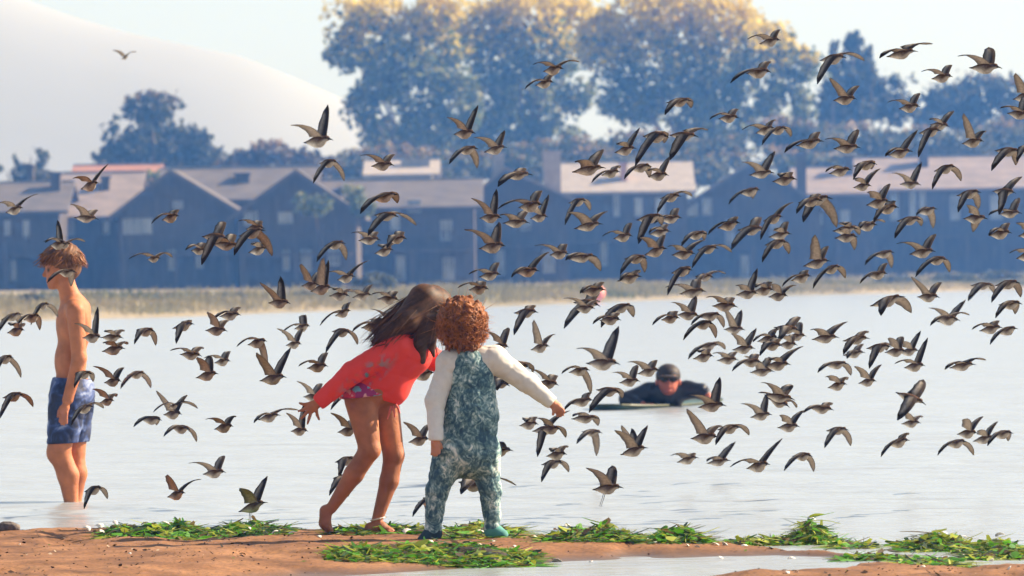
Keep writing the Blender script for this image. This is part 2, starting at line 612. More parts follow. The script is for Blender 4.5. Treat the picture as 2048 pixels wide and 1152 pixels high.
# ---- marsh grass along the far bank (uncountable)
ATT_GRASS = attr_mat('dry_reeds', 0.9, 0.1, 0.25)
n = 42000
gx = rng.uniform(-34, 34, n)
gd = rng.gamma(1.6, 14, n)
gy = shore_y(gx) + 0.5 + gd
gx = gx * (gy / 300.0) * 0.95
gy = shore_y(gx) + 0.5 + gd
gz = bank_z(gx, gy)
hgt = rng.uniform(0.06, 0.17, n) * (1 + 0.9 * np.clip(vnoise(gx, gy, 0.15, 3, 41) * 3, -0.6, 1))
A = np.stack([rng.normal(0, 0.05, n), rng.normal(0, 0.05, n), hgt], 1)
B = np.stack([rng.uniform(0.02, 0.05, n), rng.normal(0, 0.02, n), np.zeros(n)], 1)
tone = np.clip(0.5 + vnoise(gx, gy, 0.10, 3, 42) * 1.8, 0, 1)[:, None]
gc = (1 - tone) * np.array([0.13, 0.145, 0.065]) + tone * np.array([0.40, 0.335, 0.19])
gc *= rng.uniform(0.9, 1.1, (n, 1))
o = cards('marsh_grass', np.stack([gx, gy, gz + hgt * 0.9], 1), A, B, gc, ATT_GRASS)
tag(o, 'dry tan marsh grass covering the far bank', kind='stuff')


# ---- trees
LEAF = attr_mat('leaves', 0.65, 0.25, 0.42)
BARK = noise_mat('bark', [(0.3, (0.07, 0.05, 0.035)), (0.7, (0.17, 0.13, 0.10))], 6, 0.9, stretch=(1, 1, 0.3), bmp=0.5, bdist=0.05)


def crown_cards(name, blobs, leaf, density, cols, root, tip=None, sun_tipc=None, shell=0.55):
    C, A, B, K = [], [], [], []
    top = max(b[2] + b[5] for b in blobs); bot = min(b[2] - b[5] for b in blobs)
    for (x, y, z, rx, ry, rz) in blobs:
        n = int(11.0 * density * (rx * rz * 3.14) / (leaf * leaf))
        d = rand_dirs(n)
        rr = (shell + (1 - shell) * rng.random(n)) ** 0.7 * (1 + 0.16 * rng.normal(size=n))
        c = np.array([x, y, z]) + d * rr[:, None] * np.array([rx, ry, rz])
        # thin it out in clumps so that the sky shows through
        keep = (vnoise(c[:, 0] + 3 * y, c[:, 2] + c[:, 1] * 0.6, 0.25 / leaf, 2, 51) > -0.17)
        c = c[keep]; n = len(c)
        a = rand_dirs(n); b = np.cross(a, rand_dirs(n)); b /= np.linalg.norm(b, axis=1)[:, None] + 1e-6
        sz = leaf * rng.uniform(0.5, 1.15, n)[:, None]
        k = np.array(cols)[rng.integers(0, len(cols), n)] * rng.uniform(0.7, 1.3, (n, 1))
        if sun_tipc is not None:
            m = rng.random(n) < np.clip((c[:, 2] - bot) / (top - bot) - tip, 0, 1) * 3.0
            k[m] = np.array(sun_tipc) * rng.uniform(0.8, 1.25, (m.sum(), 1))  # upper leaves recoloured as if the sun caught them
        C.append(c); A.append(a * sz); B.append(b * sz * 0.7); K.append(k)
    C = np.concatenate(C); A = np.concatenate(A); B = np.concatenate(B); K = np.concatenate(K)
    org = np.array(root.matrix_world.translation)
    return cards(name, C - org, A, B, K, LEAF, root)


def tree(name, label, blobs_px, Y, trunk_px, leaf=0.34, density=0.75, cols=((0.07, 0.075, 0.035),), tip=0.55, sun_tipc=None, group=None, cat='tree', shell=0.5, depth=0.8, trunk_r=0.28):
    """blobs_px: (px, py, rx, ry) lobes of the crown as the frame shows them, given depth around Y"""
    s = Y / FPX
    base = P(trunk_px, 560, Y); base.z = float(bank_z(np.array([base.x]), np.array([Y]))[0])
    root = empty(name, Matrix.Translation(base))
    blobs = []
    for (px, py, rx, ry) in blobs_px:
        r = min(rx, ry)
        yo = Y + rng.uniform(-1, 1) * 2.2
        p = P(px, py, yo)
        blobs.append((p.x, p.y, p.z, rx * s, max(rx, ry) * s * depth, ry * s))
    crown_cards('crown', blobs, leaf, density, cols, root, tip, sun_tipc, shell)
    mb = MB()
    zc = np.mean([b[2] for b in blobs]); xc = np.mean([b[0] for b in blobs])
    fork = Vector(((base.x * 2 + xc) / 3, Y, base.z + (zc - base.z) * 0.45))
    mb.tube([base - base - Vector((0, 0, 0.3)), (fork - base) * 0.5 + Vector((0.15, 0, 0)), fork - base], [trunk_r * 1.25, trunk_r, trunk_r * 0.8], 8)
    for b in blobs:
        e = Vector(b[:3]) - base; f = fork - base
        mid = f.lerp(e, 0.5) + Vector((0, 0, 0.4))
        mb.tube([f, mid, e + Vector((0, 0, b[5] * 0.4))], [trunk_r * 0.6, trunk_r * 0.35, trunk_r * 0.08], 6)
    mb.build('trunk', BARK, root, True)
    tag(root, label, cat, group)
    return root


SUNLIT_GOLD = (0.58, 0.45, 0.035)  # sunlight on the crown tops, painted in as leaf colour
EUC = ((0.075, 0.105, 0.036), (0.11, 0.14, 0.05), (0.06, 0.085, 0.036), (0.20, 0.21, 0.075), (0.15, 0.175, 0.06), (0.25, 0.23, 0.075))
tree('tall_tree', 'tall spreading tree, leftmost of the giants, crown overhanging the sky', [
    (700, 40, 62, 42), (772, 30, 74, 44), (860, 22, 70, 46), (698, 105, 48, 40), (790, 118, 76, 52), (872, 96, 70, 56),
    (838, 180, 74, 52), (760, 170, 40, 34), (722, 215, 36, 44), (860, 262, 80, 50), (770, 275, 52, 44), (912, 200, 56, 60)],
    455, 850, cols=EUC, tip=0.56, sun_tipc=SUNLIT_GOLD, group='tall trees behind the houses')
tree('tall_tree', 'tall tree in the middle of the giants with top tinted sunlit gold', [
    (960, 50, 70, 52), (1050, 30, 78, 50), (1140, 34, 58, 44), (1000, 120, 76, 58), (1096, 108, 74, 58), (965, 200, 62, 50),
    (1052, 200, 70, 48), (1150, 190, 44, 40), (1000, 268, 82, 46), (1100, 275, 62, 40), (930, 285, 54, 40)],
    470, 1030, cols=EUC, tip=0.56, sun_tipc=SUNLIT_GOLD, group='tall trees behind the houses')
tree('tall_tree', 'widest tall tree right of centre with dome tinted sunlit gold', [
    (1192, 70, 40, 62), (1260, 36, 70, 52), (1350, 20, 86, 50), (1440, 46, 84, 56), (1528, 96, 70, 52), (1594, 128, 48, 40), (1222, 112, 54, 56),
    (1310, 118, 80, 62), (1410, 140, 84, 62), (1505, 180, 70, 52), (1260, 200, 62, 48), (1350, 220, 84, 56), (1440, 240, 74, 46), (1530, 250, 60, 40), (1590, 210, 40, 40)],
    462, 1380, cols=EUC, tip=0.42, sun_tipc=SUNLIT_GOLD, group='tall trees behind the houses')
DARK = ((0.045, 0.055, 0.035), (0.06, 0.065, 0.04), (0.08, 0.075, 0.05))
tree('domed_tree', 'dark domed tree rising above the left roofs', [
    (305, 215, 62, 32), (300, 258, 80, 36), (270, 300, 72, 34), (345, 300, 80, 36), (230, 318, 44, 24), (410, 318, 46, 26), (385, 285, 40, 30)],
    420, 305, cols=DARK, tip=0.75, sun_tipc=(0.14, 0.10, 0.05))
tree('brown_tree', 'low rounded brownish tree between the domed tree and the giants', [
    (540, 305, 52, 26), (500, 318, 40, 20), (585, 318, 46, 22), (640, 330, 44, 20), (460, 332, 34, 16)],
    415, 540, cols=((0.12, 0.09, 0.06), (0.09, 0.075, 0.05)), tip=0.7, sun_tipc=(0.2, 0.13, 0.07))
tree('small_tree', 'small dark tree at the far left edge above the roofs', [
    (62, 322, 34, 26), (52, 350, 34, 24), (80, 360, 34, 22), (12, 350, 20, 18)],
    400, 62, cols=DARK, tip=0.8, sun_tipc=(0.12, 0.10, 0.05))
tree('pointed_tree', 'tallest blue-grey pointed tree in the right-hand conifer clump', [
    (1707, 90, 20, 26), (1708, 128, 34, 30), (1705, 170, 56, 36), (1700, 215, 76, 40), (1665, 230, 40, 40)], 480, 1707, cols=DARK, tip=0.9, shell=0.2, density=1.1)
tree('pointed_tree', 'thin spire-topped tree, left of the right-hand conifer clump', [
    (1668, 98, 9, 22), (1668, 140, 14, 26), (1664, 180, 24, 26)], 476, 1668, cols=DARK, tip=0.9, shell=0.1, density=1.2, trunk_r=0.2)
tree('pointed_tree', 'thin spire-topped tree, right of the right-hand conifer clump', [
    (1738, 112, 9, 24), (1740, 150, 16, 26), (1770, 170, 40, 32), (1800, 160, 26, 26), (1790, 215, 46, 36)], 474, 1745, cols=DARK, tip=0.9, shell=0.1, density=1.1, trunk_r=0.2)
tree('round_tree', 'rounded tree at the right edge beyond the pointed trees', [
    (1900, 200, 56, 34), (1960, 180, 62, 34), (2020, 190, 48, 36), (1880, 240, 60, 30), (1970, 240, 80, 36), (2050, 235, 40, 40), (1930, 215, 50, 30)],
    490, 1960, cols=DARK, tip=0.8, sun_tipc=(0.16, 0.11, 0.05))
SHR = ((0.09, 0.09, 0.045), (0.065, 0.08, 0.04), (0.14, 0.125, 0.07))
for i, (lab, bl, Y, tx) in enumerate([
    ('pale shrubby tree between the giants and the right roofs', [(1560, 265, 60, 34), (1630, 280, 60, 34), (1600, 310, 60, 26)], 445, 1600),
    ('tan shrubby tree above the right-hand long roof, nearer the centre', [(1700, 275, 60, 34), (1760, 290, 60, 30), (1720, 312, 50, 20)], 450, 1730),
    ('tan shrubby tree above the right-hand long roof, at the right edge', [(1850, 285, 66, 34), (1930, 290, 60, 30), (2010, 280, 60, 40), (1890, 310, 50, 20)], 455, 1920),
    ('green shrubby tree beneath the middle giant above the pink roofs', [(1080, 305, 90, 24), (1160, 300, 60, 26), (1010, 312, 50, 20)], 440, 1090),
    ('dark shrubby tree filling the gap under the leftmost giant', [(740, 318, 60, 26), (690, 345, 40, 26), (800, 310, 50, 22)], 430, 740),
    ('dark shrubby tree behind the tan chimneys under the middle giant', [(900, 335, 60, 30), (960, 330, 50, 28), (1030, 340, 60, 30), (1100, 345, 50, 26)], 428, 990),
    ('dark shrubby tree behind the pinkish roof below the sunlit-gold dome', [(1190, 330, 60, 34), (1260, 340, 60, 30), (1330, 335, 60, 32), (1400, 345, 50, 30)], 432, 1290),
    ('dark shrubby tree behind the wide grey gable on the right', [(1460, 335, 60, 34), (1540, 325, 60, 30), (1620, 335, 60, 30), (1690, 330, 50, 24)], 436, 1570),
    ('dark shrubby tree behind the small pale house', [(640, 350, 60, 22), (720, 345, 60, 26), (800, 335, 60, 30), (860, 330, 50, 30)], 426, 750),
    ('grey-green shrubby tree under the widest sunlit-gold tree', [(1270, 290, 70, 30), (1360, 300, 70, 30), (1450, 300, 60, 28)], 442, 1360)]):
    tree('shrubby_tree', lab, bl, Y, tx, leaf=0.3, density=0.8, cols=SHR, tip=0.7, sun_tipc=(0.22, 0.15, 0.07), group='shrubby trees behind the roofs', trunk_r=0.15)
for i, (lab, bl, Y, tx) in enumerate([
    ('yellow-green bush against the dark house wall, left of the chimneyed roofs', [(625, 405, 36, 26), (660, 420, 30, 20)], 338, 640),
    ('pale green bush beside the dark middle house', [(700, 395, 34, 22), (725, 415, 24, 16)], 340, 705),
    ('olive bush on the orange roofline at the left', [(300, 358, 30, 14), (330, 366, 16, 10)], 372, 300)]):
    tree('garden_bush', lab, bl, Y, tx, leaf=0.24, density=1.0, cols=((0.11, 0.14, 0.05), (0.16, 0.17, 0.07)), tip=0.8, sun_tipc=(0.24, 0.22, 0.08), cat='bush', trunk_r=0.08)
low = [(60, 598, 30, 9), (255, 612, 40, 9), (320, 606, 46, 10), (400, 603, 40, 10), (470, 598, 34, 10), (610, 596, 36, 12), (690, 586, 26, 9), (745, 566, 40, 20), (800, 592, 34, 11),
       (905, 596, 34, 10), (1010, 600, 36, 10), (1110, 592, 40, 10), (1250, 588, 36, 9), (1420, 578, 40, 9), (1560, 575, 30, 9), (1640, 572, 36, 10), (1790, 562, 44, 10), (1900, 556, 46, 10), (2000, 552, 40, 10)]
ordw = ['first', 'second', 'third', 'fourth', 'fifth', 'sixth', 'seventh', 'eighth', 'ninth', 'tenth', 'eleventh', 'twelfth', 'thirteenth', 'fourteenth', 'fifteenth', 'sixteenth', 'seventeenth', 'eighteenth', 'nineteenth', 'twentieth']
for i, (px, py, rx, ry) in enumerate(low):
    Y = float(shore_y(P(px, py, 300).x)) + 28
    tree('marsh_shrub', 'low grey-green shrub on the far bank, %s from the left' % ordw[i], [(px, py, rx, ry), (px + rx * 0.6, py + 2, rx * 0.6, ry * 0.7)], Y, px,
         leaf=0.13, density=1.0, cols=((0.07, 0.085, 0.06), (0.10, 0.105, 0.07)), tip=0.9, group='low shrubs on the far bank', cat='shrub', trunk_r=0.05)

# ---- houses
WALLM = noise_mat('dark_shingle', [(0.3, (0.05, 0.038, 0.030)), (0.7, (0.10, 0.078, 0.062))], 1.2, 0.9, 6, stretch=(3, 3, 0.6), bmp=0.4, bdist=0.02)
DROOF = noise_mat('dark_weathered_roof', [(0.3, (0.075, 0.062, 0.055)), (0.7, (0.135, 0.112, 0.098))], 0.9, 0.85, 6, stretch=(1, 1, 3), bmp=0.5, bscale=8, bdist=0.03)
ROOFM = noise_mat('weathered_roof', [(0.3, (0.175, 0.14, 0.125)), (0.7, (0.27, 0.215, 0.19))], 0.9, 0.85, 6, stretch=(1, 1, 3), bmp=0.5, bscale=8, bdist=0.03)
TILEM = noise_mat('orange_roof', [(0.3, (0.24, 0.10, 0.06)), (0.7, (0.34, 0.17, 0.10))], 2, 0.85, 5, bmp=0.5, bdist=0.03)
TRIM = noise_mat('pale_trim', [(0.3, (0.20, 0.19, 0.18)), (0.7, (0.32, 0.31, 0.29))], 3, 0.7)
PALEW = noise_mat('pale_stucco', [(0.3, (0.25, 0.215, 0.19)), (0.7, (0.35, 0.305, 0.275))], 2, 0.8)
PINKW = noise_mat('pink_stucco', [(0.3, (0.36, 0.20, 0.16)), (0.7, (0.46, 0.28, 0.23))], 2, 0.8)
GLASS, gnt, gbs = new_mat('window_glass')
gbs.inputs['Base Color'].default_value = (0.05, 0.06, 0.07, 1)
gbs.inputs['Roughness'].default_value = 0.12
gbs.inputs['Metallic'].default_value = 0.35
lk(gnt, ramp(gnt, noise(gnt, 0.6, 2), [(0.35, (0.10, 0.11, 0.12)), (0.65, (0.35, 0.36, 0.37))]), gbs.inputs['Base Color'])


def window(root, x, z, w, h, yf, cols=2, rows=1):
    """a framed window on the wall plane y = yf (facing the camera), with separate panes"""
    mb = MB(); t = 0.07
    mb.box(x - w / 2, x + w / 2, yf - 0.06, yf - 0.004, z + h / 2 - t, z + h / 2)
    mb.box(x - w / 2, x + w / 2, yf - 0.09, yf - 0.004, z - h / 2 - 0.03, z - h / 2 + t)
    for i in range(cols + 1):
        xx = x - w / 2 + (w - t) * i / cols
        mb.box(xx, xx + t, yf - 0.055, yf - 0.004, z - h / 2 + t, z + h / 2 - t)
    win = mb.build('window', TRIM, root)
    for i in range(cols):
        x0 = x - w / 2 + (w - t) * i / cols + t
        x1 = x - w / 2 + (w - t) * (i + 1) / cols
        pb = MB(); pb.box(x0, x1, yf - 0.03, yf - 0.006, z - h / 2 + t, z + h / 2 - t)
        pb.build('pane', GLASS, win)


def house(name, label, px0, px1, eave_py, ridge_py, Y, axis='y', depth=11.0, apex=None, wall=None, roof=None, windows=(), chimneys=(), porch=True, group='dark houses along the far shore', over=0.5):
    """gabled house. axis 'y': the gable end faces the camera; axis 'x': a roof slope does."""
    wall = wall or WALLM; roof = roof or ROOFM
    a = P(px0, eave_py, Y); b = P(px1, eave_py, Y)
    cx = (a.x + b.x) / 2
    gz = float(bank_z(np.array([cx]), np.array([Y]))[0])
    root = empty(name, Matrix.Translation((cx, Y, gz)))
    hw = (b.x - a.x) / 2
    ez = (a.z + b.z) / 2 - gz
    xa = 0.0 if apex is None else P(apex, ridge_py, Y).x - cx
    if axis == 'y':
        rz = P(apex or (px0 + px1) / 2, ridge_py, Y).z - gz
        MBw = MB(); MBw.prism([(-hw, -0.4), (hw, -0.4), (hw, ez), (xa, rz), (-hw, ez)], 'y', 0, depth)
        MBw.build('wall', wall, root)
        mr = MB(); th = 0.16
        for s, xe in ((-1, -hw), (1, hw)):
            sl = (rz - ez) / abs(xe - xa)
            xo = xe + s * over; zo = ez - sl * over
            mr = MB()
            mr.prism([(xa, rz + 0.02), (xo, zo + 0.02), (xo, zo + th + 0.02), (xa, rz + th + 0.02)], 'y', -over, depth + over)
            mr.build('roof', roof, root)
        mf = MB()
        for s, xe in ((-1, -hw), (1, hw)):
            sl = (rz - ez) / abs(xe - xa); xo = xe + s * over; zo = ez - sl * over
            mf.prism([(xa, rz - 0.16), (xo, zo - 0.16), (xo, zo + 0.012), (xa, rz + 0.012)], 'y', -over - 0.05, -over)
        mf.build('barge_board', wall, root)
    else:
        Yr = Y + depth / 2
        rz = P((px0 + px1) / 2, ridge_py, Yr).z - gz
        m = MB(); m.prism([(0, -0.4), (depth, -0.4), (depth, ez), (depth / 2, rz), (0, ez)], 'x', -hw, hw)
        m.build('wall', wall, root)
        sl = (rz - ez) / (depth / 2); th = 0.16
        for y0, s in ((0, -1), (depth, 1)):
            m = MB(); yo = y0 + s * over; zo = ez - sl * over
            m.prism([(depth / 2, rz + 0.02), (yo, zo + 0.02), (yo, zo + th + 0.02), (depth / 2, rz + th + 0.02)], 'x', -hw - over, hw + over)
            m.build('roof', roof, root)
        m = MB(); m.box(-hw - over, hw + over, depth / 2 - 0.12, depth / 2 + 0.12, rz + 0.185, rz + 0.26)
        m.build('ridge_cap', TRIM, root)
    for (wx0, wy0, wx1, wy1, c) in windows:
        p0 = P(wx0, wy0, Y); p1 = P(wx1, wy1, Y)
        window(root, (p0.x + p1.x) / 2 - cx, (p0.z + p1.z) / 2 - gz, p1.x - p0.x, p0.z - p1.z, 0.0, c)
    for (kx0, kx1, ky, kb, dy, km) in chimneys:
        p0 = P(kx0, ky, Y + dy); p1 = P(kx1, kb, Y + dy)
        m = MB(); m.box(p0.x - cx, p1.x - cx, dy - 0.5, dy + 0.6, p1.z - gz - 1.0, p0.z - gz - 0.12)
        ch = m.build('chimney', km or wall, root)
        m = MB(); m.box(p0.x - cx - 0.08, p1.x - cx + 0.08, dy - 0.58, dy + 0.68, p0.z - gz - 0.12, p0.z - gz)
        m.build('chimney_cap', km or wall, ch)
    if porch:
        m = MB(); zz = ez * 0.47
        m.box(-hw * 0.92, hw * 0.92, -1.9, -0.02, zz - 0.14, zz)
        m.build('balcony', wall, root)
        m = MB()
        m.box(-hw * 0.92, hw * 0.92, -1.9, -1.84, zz + 0.88, zz + 0.95)
        k = max(4, int(hw * 2 / 0.5))
        for i in range(k + 1):
            x = -hw * 0.92 + hw * 1.84 * i / k
            m.box(x - 0.03, x + 0.03, -1.89, -1.85, zz + 0.003, zz + 0.877)
        m.build('railing', wall, root)
        for s in (-0.88, 0, 0.88):
            m = MB(); m.box(hw * s - 0.09, hw * s + 0.09, -1.82, -1.64, -0.4, zz - 0.143)
            m.build('post', wall, root)
    tag(root, label, 'house', group)
    return root


house('shingle_house', 'dark house at the far left edge with one blocky chimney', -90, 118, 425, 372, 345, 'x', windows=[(8, 440, 22, 470, 1), (45, 440, 60, 475, 1), (18, 520, 34, 560, 1)], chimneys=[(102, 122, 345, 400, 4, None)], roof=DROOF)
house('shingle_house', 'dark house with tan roof, second from the left', 120, 262, 432, 352, 352, 'x', windows=[(135, 440, 150, 470, 1), (205, 440, 220, 468, 1)], chimneys=[(203, 220, 352, 400, 3.5, None), (55, 68, 330, 380, 4, None)])
house('shingle_house', 'dark house with broad pointed gable above a pale window row', 236, 470, 424, 345, 340, 'y', apex=342, windows=[(245, 437, 305, 467, 4), (346, 402, 366, 416, 2), (335, 500, 352, 540, 1), (390, 500, 406, 536, 1)], roof=DROOF)
house('shingle_house', 'dark house with long grey roof behind the two left gables', 330, 620, 400, 342, 356, 'x', chimneys=[(471, 500, 346, 396, 3, None)], porch=False, roof=DROOF)
house('shingle_house', 'dark house with tall pointed gable left of the girl', 474, 712, 428, 345, 339, 'y', apex=592, windows=[(425 + 62, 422, 516, 450, 2), (556, 424, 586, 446, 2), (565, 500, 580, 540, 1), (600, 500, 624, 542, 2), (655, 490, 680, 530, 2)], roof=DROOF)
house('shingle_house', 'dark house behind the girl with low roof and lit eaves', 640, 792, 425, 366, 358, 'x', windows=[(655, 434, 676, 470, 1), (735, 440, 756, 480, 1)], roof=DROOF)
house('shingle_house', 'dark house with long low roof left of the tan chimneys', 700, 948, 416, 366, 356, 'x', windows=[(780, 420, 800, 460, 1), (815, 400, 842, 424, 2), (880, 440, 905, 480, 2), (790, 510, 812, 560, 1), (885, 515, 910, 560, 2)], roof=DROOF)
house('shingle_house', 'dark house with tan lit roof and two broad chimneys', 938, 1135, 398, 340, 372, 'y', apex=1010, windows=[(970, 425, 990, 460, 1), (1040, 420, 1062, 460, 2), (990, 500, 1010, 550, 1), (1085, 500, 1110, 545, 2)], chimneys=[(984, 1008, 306, 360, 4, PALEW), (1086, 1122, 302, 372, 6, PALEW)])
house('shingle_house', 'dark house with pinkish square-ended roof right of the chimneys', 1118, 1374, 384, 330, 388, 'x', roof=PALEW, windows=[(1226, 390, 1240, 432, 1), (1268, 395, 1286, 432, 1), (1200, 480, 1216, 530, 1), (1310, 395, 1330, 430, 1)], chimneys=[(1240, 1254, 326, 372, 2, PINKW)])
house('shingle_house', 'dark house with wide grey gable right of the paddler', 1366, 1640, 415, 328, 398, 'y', apex=1505, windows=[(1372, 396, 1396, 432, 2), (1404, 396, 1424, 430, 1), (1450, 440, 1470, 490, 1), (1540, 440, 1566, 480, 2), (1480, 510, 1500, 556, 1)], chimneys=[(1592, 1612, 306, 360, 5, None)], roof=DROOF)
house('shingle_house', 'dark house with short tan roof between the wide gable and the long roof', 1604, 1740, 388, 340, 410, 'x', windows=[(1625, 410, 1645, 450, 1), (1680, 420, 1700, 470, 1)], chimneys=[(1688, 1706, 312, 350, 4, None)])
house('shingle_house', 'dark house at the right edge under a long tan roof', 1720, 2140, 376, 318, 425, 'x', windows=[(1780, 385, 1798, 440, 1), (1818, 378, 1832, 440, 1), (1838, 378, 1852, 440, 1), (1900, 390, 1920, 440, 2), (1980, 390, 2004, 440, 2)], chimneys=[(1838, 1856, 290, 345, 4, None)])
house('tiled_house', 'house with orange lit roof peeking over the left roofs', 152, 300, 372, 336, 385, 'x', roof=TILEM, wall=PALEW, chimneys=[(243, 258, 358, 372, -0.8, PALEW)], porch=False, group='pale houses behind')
house('pale_house', 'small pale flat-topped house under the leftmost giant tree', 742, 862, 352, 326, 398, 'x', wall=PALEW, roof=PALEW, chimneys=[(802, 860, 318, 350, 3, TRIM)], porch=False, group='pale houses behind')

# pink float moored off the far bank
fp = P(1195, 570, 262); fp.z = 0.4
r = empty('mooring_float', Matrix.Translation((fp.x, fp.y, fp.z)))
FLO = noise_mat('pink_float', [(0.3, (0.75, 0.22, 0.18)), (0.7, (0.85, 0.32, 0.27))], 4, 0.5)
me = bpy.data.meshes.new('ball'); bm = bmesh.new(); bmesh.ops.create_icosphere(bm, subdivisions=3, radius=0.30)
bm.to_mesh(me); bm.free(); me.materials.append(FLO)
o = bpy.data.objects.new('ball', me); COL.objects.link(o); o.parent = r
m = MB(); m.tube([(0, 0, -0.6), (0, 0, -0.25)], [0.05, 0.07], 8); m.build('neck', FLO, r)
tag(r, 'round coral pink float by the far bank behind the birds', 'float')


# ================================================================== PEOPLE
SKIN = attr_mat('skin', 0.58, 0.28, 0, 0.26, 14, 0.06)
_nt = SKIN.node_tree
bump(_nt, noise(_nt, 45, 6, 0.65), 0.45, 0.008, _nt.nodes['Principled BSDF'])
HAIR = attr_mat('hair', 0.6, 0.25, 0, 0.35, 60)


def mixc(a, b, t):
    t = np.clip(t, 0, 1)[:, None]
    return np.array(a) * (1 - t) + np.array(b) * t


def ball(x, d, y, c, r):
    """soft mask about a point (frame px, depth, py)"""
    q = np.sqrt((x - c[0]) ** 2 + (d - c[1]) ** 2 + (y - c[2]) ** 2)
    return np.clip(1.4 - q / r, 0, 1)


def fingers(s, tips, roots, r0, r1, bend=(0, 0)):
    for (a, b) in zip(roots, tips):
        mid = ((a[0] + b[0]) / 2 + bend[0], (a[1] + b[1]) / 2, (a[2] + b[2]) / 2 + bend[1])
        s.chain([a, mid, b], [r0, r0 * 0.92, r1], 1.2)


def folds(amp, waves, seed):
    g = np.random.default_rng(seed)
    W_ = [(g.normal(size=3) * np.array([1, 0.6, 1]), g.uniform(0, 6.28), g.uniform(*waves)) for _ in range(7)]

    def fn(x, y, z):
        out = 0
        for v, ph, wl in W_:
            v = v / np.linalg.norm(v)
            w = (x * v[0] + y * v[1] + z * v[2]) * 3.1416 / wl + ph + 0.9 * np.sin((x * v[2] - z * v[0]) * 6.283 / (wl * 2.6) + ph)
            fade = 0.5 + 0.5 * np.sin((x * v[2] - z * v[0] + y * 0.5) * 6.283 / (wl * 3.1) + 2 * ph)
            out = out + (1 - np.abs(np.sin(w))) ** 3 * fade * 2.4 - 0.3
        return amp * out / 3.0
    return fn


def V3(px, py, d=0.0):
    return (px, d, -py)


# ------------------------------------------------------------------ girl in the red top
GB = (745, 1070)
girl, gk = figure_root('person', GB[0], GB[1], ground_at(760, 1068).y)
s = SDF((585, -110, -1085), (1000, 120, -560), 2.2)
s.ell(V3(742, 782), (40, 44, 36), 8)
s.cone(V3(812, 705), V3(762, 770), 42, 38, 16, sq=1.15)
s.cone(V3(790, 692, -42), V3(835, 700, 44), 20, 20, 14)
s.cone(V3(832, 692), V3(856, 652), 20, 18, 8)
s.ell(V3(866, 622), (40, 40, 46), 6)
s.ell(V3(884, 650, 3), (24, 30, 30), 10)
s.ell(V3(893, 671, 4), (11, 14, 9), 8)
s.cone(V3(905, 640, 4), V3(912, 652, 4), 4, 6, 5)
s.ell(V3(907, 665, 4), (5, 10, 4), 3)
s.ell(V3(862, 640, -38), (7, 4, 11), 2)
# near arm reaching back
s.chain([V3(788, 694, -44), V3(706, 745, -58), V3(640, 803, -62)], [20, 16, 11], 6)
s.ell(V3(627, 812, -62), (13, 7, 12), 4, tilt=0.6)
fingers(s, [V3(601, 805, -66), V3(599, 821, -66), V3(604, 836, -64), V3(617, 846, -62), V3(640, 838, -56)],
        [V3(620, 806, -64), V3(618, 812, -64), V3(620, 818, -63), V3(625, 821, -62), V3(634, 815, -58)], 3.6, 2.4, (-1, -2))
# far arm
s.chain([V3(838, 702, 46), V3(893, 735, 60), V3(940, 790, 70)], [20, 15, 10], 6)
s.ell(V3(948, 802, 72), (11, 7, 12), 4)
fingers(s, [V3(950, 826, 66), V3(957, 826, 70), V3(963, 823, 74), V3(968, 818, 78), V3(960, 806, 62)],
        [V3(945, 808, 68), V3(950, 809, 71), V3(954, 808, 74), V3(957, 805, 77), V3(950, 798, 66)], 3.4, 2.3)
# legs
s.chain([V3(722, 800, -16), V3(740, 897, -24)], [33, 21.5], 8)
s.chain([V3(740, 899, -24), V3(708, 948, -16), V3(663, 1016, -8)], [20.5, 19, 11], 7)
s.ell(V3(744, 899, -30), (15, 14, 17), 7)
s.chain([V3(652, 1022, -8), V3(650, 1046, -8), V3(660, 1062, -8)], [13, 11.5, 8], 5)
for i, dd in enumerate((-18, -12, -7, -2, 3)):
    s.cone(V3(656, 1055, dd), V3(664 - i * 0.6, 1064, dd), 5, 3.2, 2)
s.chain([V3(766, 806, 20), V3(787, 910, 24)], [32, 21], 8)
s.chain([V3(787, 912, 24), V3(778, 962, 22), V3(754, 1040, 18)], [20, 18.5, 11], 7)
s.ell(V3(791, 912, 18), (14, 14, 17), 7)
s.chain([V3(741, 1058, 18), V3(762, 1056, 14), V3(782, 1064, 10)], [13, 12, 8], 5)
for i, dd in enumerate((-6, 0, 5, 10, 15)):
    s.cone(V3(778, 1065, dd), V3(797 - i * 2.0, 1068.5, dd - 2), 5.0, 3.4, 2)


def girl_skin(x, d, y):
    c = mixc((0.40, 0.155, 0.075), (0.34, 0.125, 0.060), (y - 850) / 200)
    c = c * (1 + 0.5 * vnoise(x, y + d, 0.03, 3, 92))[:, None]
    c = c * (1 - 0.35 * np.clip((y - 1040) / 30, 0, 1) * np.clip(0.5 + 2 * vnoise(x, y, 0.12, 2, 93), 0, 1))[:, None]
    for kn in ((742, -30, 898), (790, 18, 912), (650, -8, 1035)):
        c = c * (1 - 0.10 * ball(x, d, y, kn, 18))[:, None]
    for e in ((903, -14, 634), (903, 22, 634)):
        m = ball(x, d, y, e, 5)[:, None]; c = c * (1 - m) + np.array((0.03, 0.02, 0.015)) * m
    m = ball(x, d, y, (909, 4, 665), 7)[:, None]; c = c * (1 - m) + np.array((0.35, 0.10, 0.08)) * m
    return c


sdf_object('body', s, gk, GB, SKIN, girl, girl_skin)
